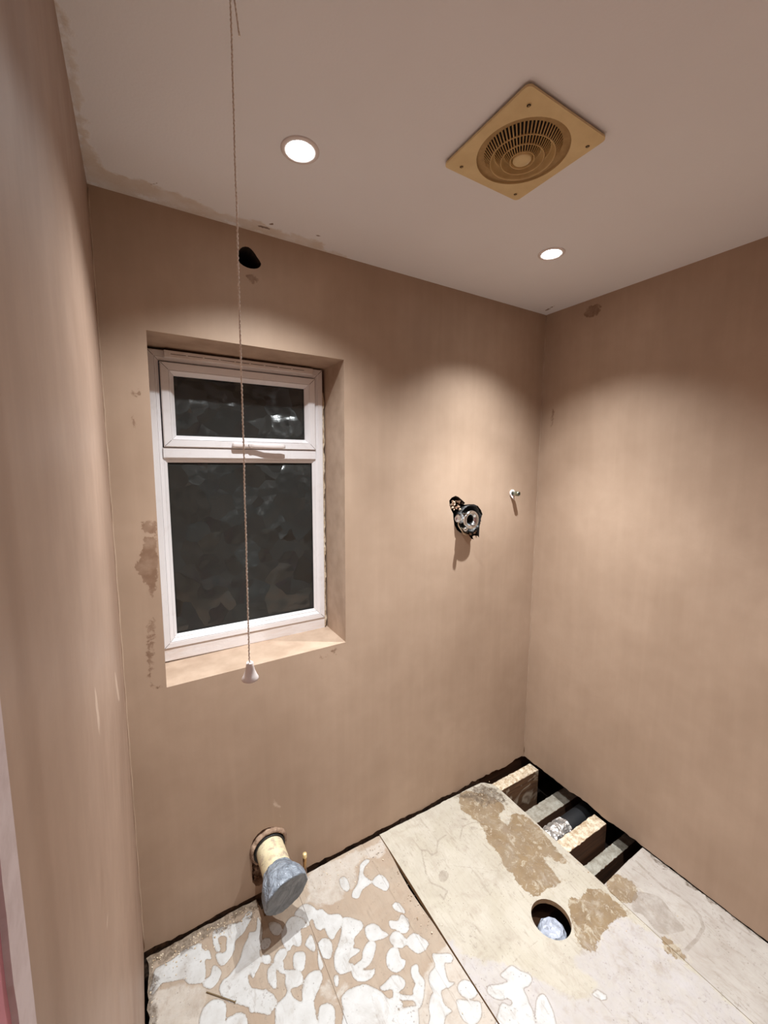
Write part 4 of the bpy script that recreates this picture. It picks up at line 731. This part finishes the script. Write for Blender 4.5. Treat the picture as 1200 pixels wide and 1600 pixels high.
# ------------------------------------------------------------------ soil pipe
ax = Vector((.0, -1, -.01)).normalized(); pb = Vector((-1.449, 0, .190))
nf = Vector((.14, -.96, -.22)).normalized()
r = empty('soil_pipe', tuple(pb)); tag(r, 'cream soil pipe from the back wall, its end sealed with silver-grey tape', 'pipe')
bm = bmesh.new(); lathe(bm, pb - ax * .10, ax, [(.0515, 0), (.0515, .215), (.053, .23), (.056, .24)], 48); obj('pipe_body', bm, M['pipe'], r, True)
def bent(bm, prof, n, seed, amp):
    """rings along the pipe that gradually turn to face nf; prof: (radius, distance, turn 0-1)"""
    rings = []
    for R_, h, k in prof:
        d = ax.lerp(nf, k).normalized(); a_, b_, _ = basis(d); c_ = pb + ax * h + Vector((.004, 0, 0)) * k
        if R_ < 1e-6: rings.append([bm.verts.new(c_)]); continue
        rg = []
        for i in range(n):
            t_ = 2*PI*i/n; q = noise.noise(Vector((math.cos(t_)*2.5, math.sin(t_)*2.5, h*24 + seed))) + .35 * noise.noise(Vector((math.cos(t_)*9, math.sin(t_)*9, h*60)))
            rr = R_ * (1 + amp * q); rg.append(bm.verts.new(c_ + a_ * rr * math.cos(t_) + b_ * rr * math.sin(t_) + d * (.25 * amp * R_ * noise.noise(Vector((math.cos(t_)*R_*60, math.sin(t_)*R_*60, 5))))))
        rings.append(rg)
    for p_, q_ in zip(rings, rings[1:]):
        for i in range(n):
            j = (i + 1) % n
            if len(q_) == 1: bm.faces.new((p_[i], p_[j], q_[0]))
            else: bm.faces.new((p_[i], p_[j], q_[j], q_[i]))
    bmesh.ops.recalc_face_normals(bm, faces=bm.faces)
bm = bmesh.new(); bent(bm, [(.0535, .118, 0), (.056, .126, .05), (.061, .136, .15), (.068, .148, .35), (.074, .160, .55), (.0775, .174, .8), (.079, .188, .95), (.0795, .200, 1), (.0785, .207, 1), (.0765, .2095, 1)], 80, 0, .065)
obj('tape_wrap', bm, M['tape'], r, True)
bm = bmesh.new(); bent(bm, [(.0770, .2085, 1), (.0735, .2115, 1), (.064, .2095, 1), (.045, .2080, 1), (.022, .2075, 1), (0, .2075, 1)], 80, 0, .065)
obj('tape_face', bm, M['tape_face'], r, True)
bm = bmesh.new()
def mj(rr, h, t_, k):
    q = noise.noise(Vector((math.cos(t_) * 2.5, math.sin(t_) * 2.5, 3))) + .5 * noise.noise(Vector((math.cos(t_) * 9, math.sin(t_) * 9, h * 40)))
    up = .5 + .5 * math.sin(t_)
    return rr * (1 + .09 * q), h * (1 + .5 * q)
lathe(bm, (-1.449, 0, .190), (0, -1, 0), [(.0575, -.05), (.0580, .002), (.0600, .012), (.0645, .014), (.0680, .010), (.0720, .001), (.074, -.02)], 72, jit=mj); obj('mortar_collar', bm, M['mortar'], r, True)
bm = bmesh.new(); lathe(bm, Vector((-1.449, 0, .190)) + ax * .004, ax, [(.0530, 0), (.0572, 0), (.0580, .012), (.0565, .014), (.0530, .012)], 56); obj('rubber_seal', bm, M['rubber'], r, True)
# rubble under the pipe where the plaster stops
bm = bmesh.new()
for i in range(60):
    s = rnd.uniform(.004, .012); x_ = rnd.uniform(-1.52, -1.40); z_ = rnd.uniform(.0, .12)
    q = bmesh.ops.create_icosphere(bm, subdivisions=1, radius=s, matrix=Matrix.Translation((x_, .022 + rnd.uniform(0, .02), z_)) @ Matrix.Rotation(rnd.random() * 6, 4, (1, rnd.random(), .3)) @ Matrix.Diagonal((1, .8, .6, 1)))
    for v_ in q['verts']: v_.co += Vector((rnd.gauss(0, s * .2), rnd.gauss(0, s * .2), rnd.gauss(0, s * .2)))
box(bm, -1.55, -1.36, .040, .06, -.05, .29)
obj('wall_rubble', bm, M['mortar'], r)

# ------------------------------------------------------------------ copper pipe end by the skirting gap
r = empty('copper_pipe', (-1.317, -.030, -.05)); tag(r, 'thin upright copper pipe end standing by the wall beside the soil pipe', 'pipe')
bm = bmesh.new(); lathe(bm, (-1.317, -.030, -.06), (0, 0, 1), [(.0072, 0), (.0072, .135), (.0080, .136), (.0080, .166), (.0074, .167)], 24); obj('pipe_body', bm, M['copper'], r, True)
bm = bmesh.new(); lathe(bm, (-1.317, -.030, -.06), (0, 0, 1), [(.0082, .158), (.0086, .160), (.0086, .171), (.0070, .175), (0, .176)], 24); obj('pipe_cap', bm, M['brass'], r, True)
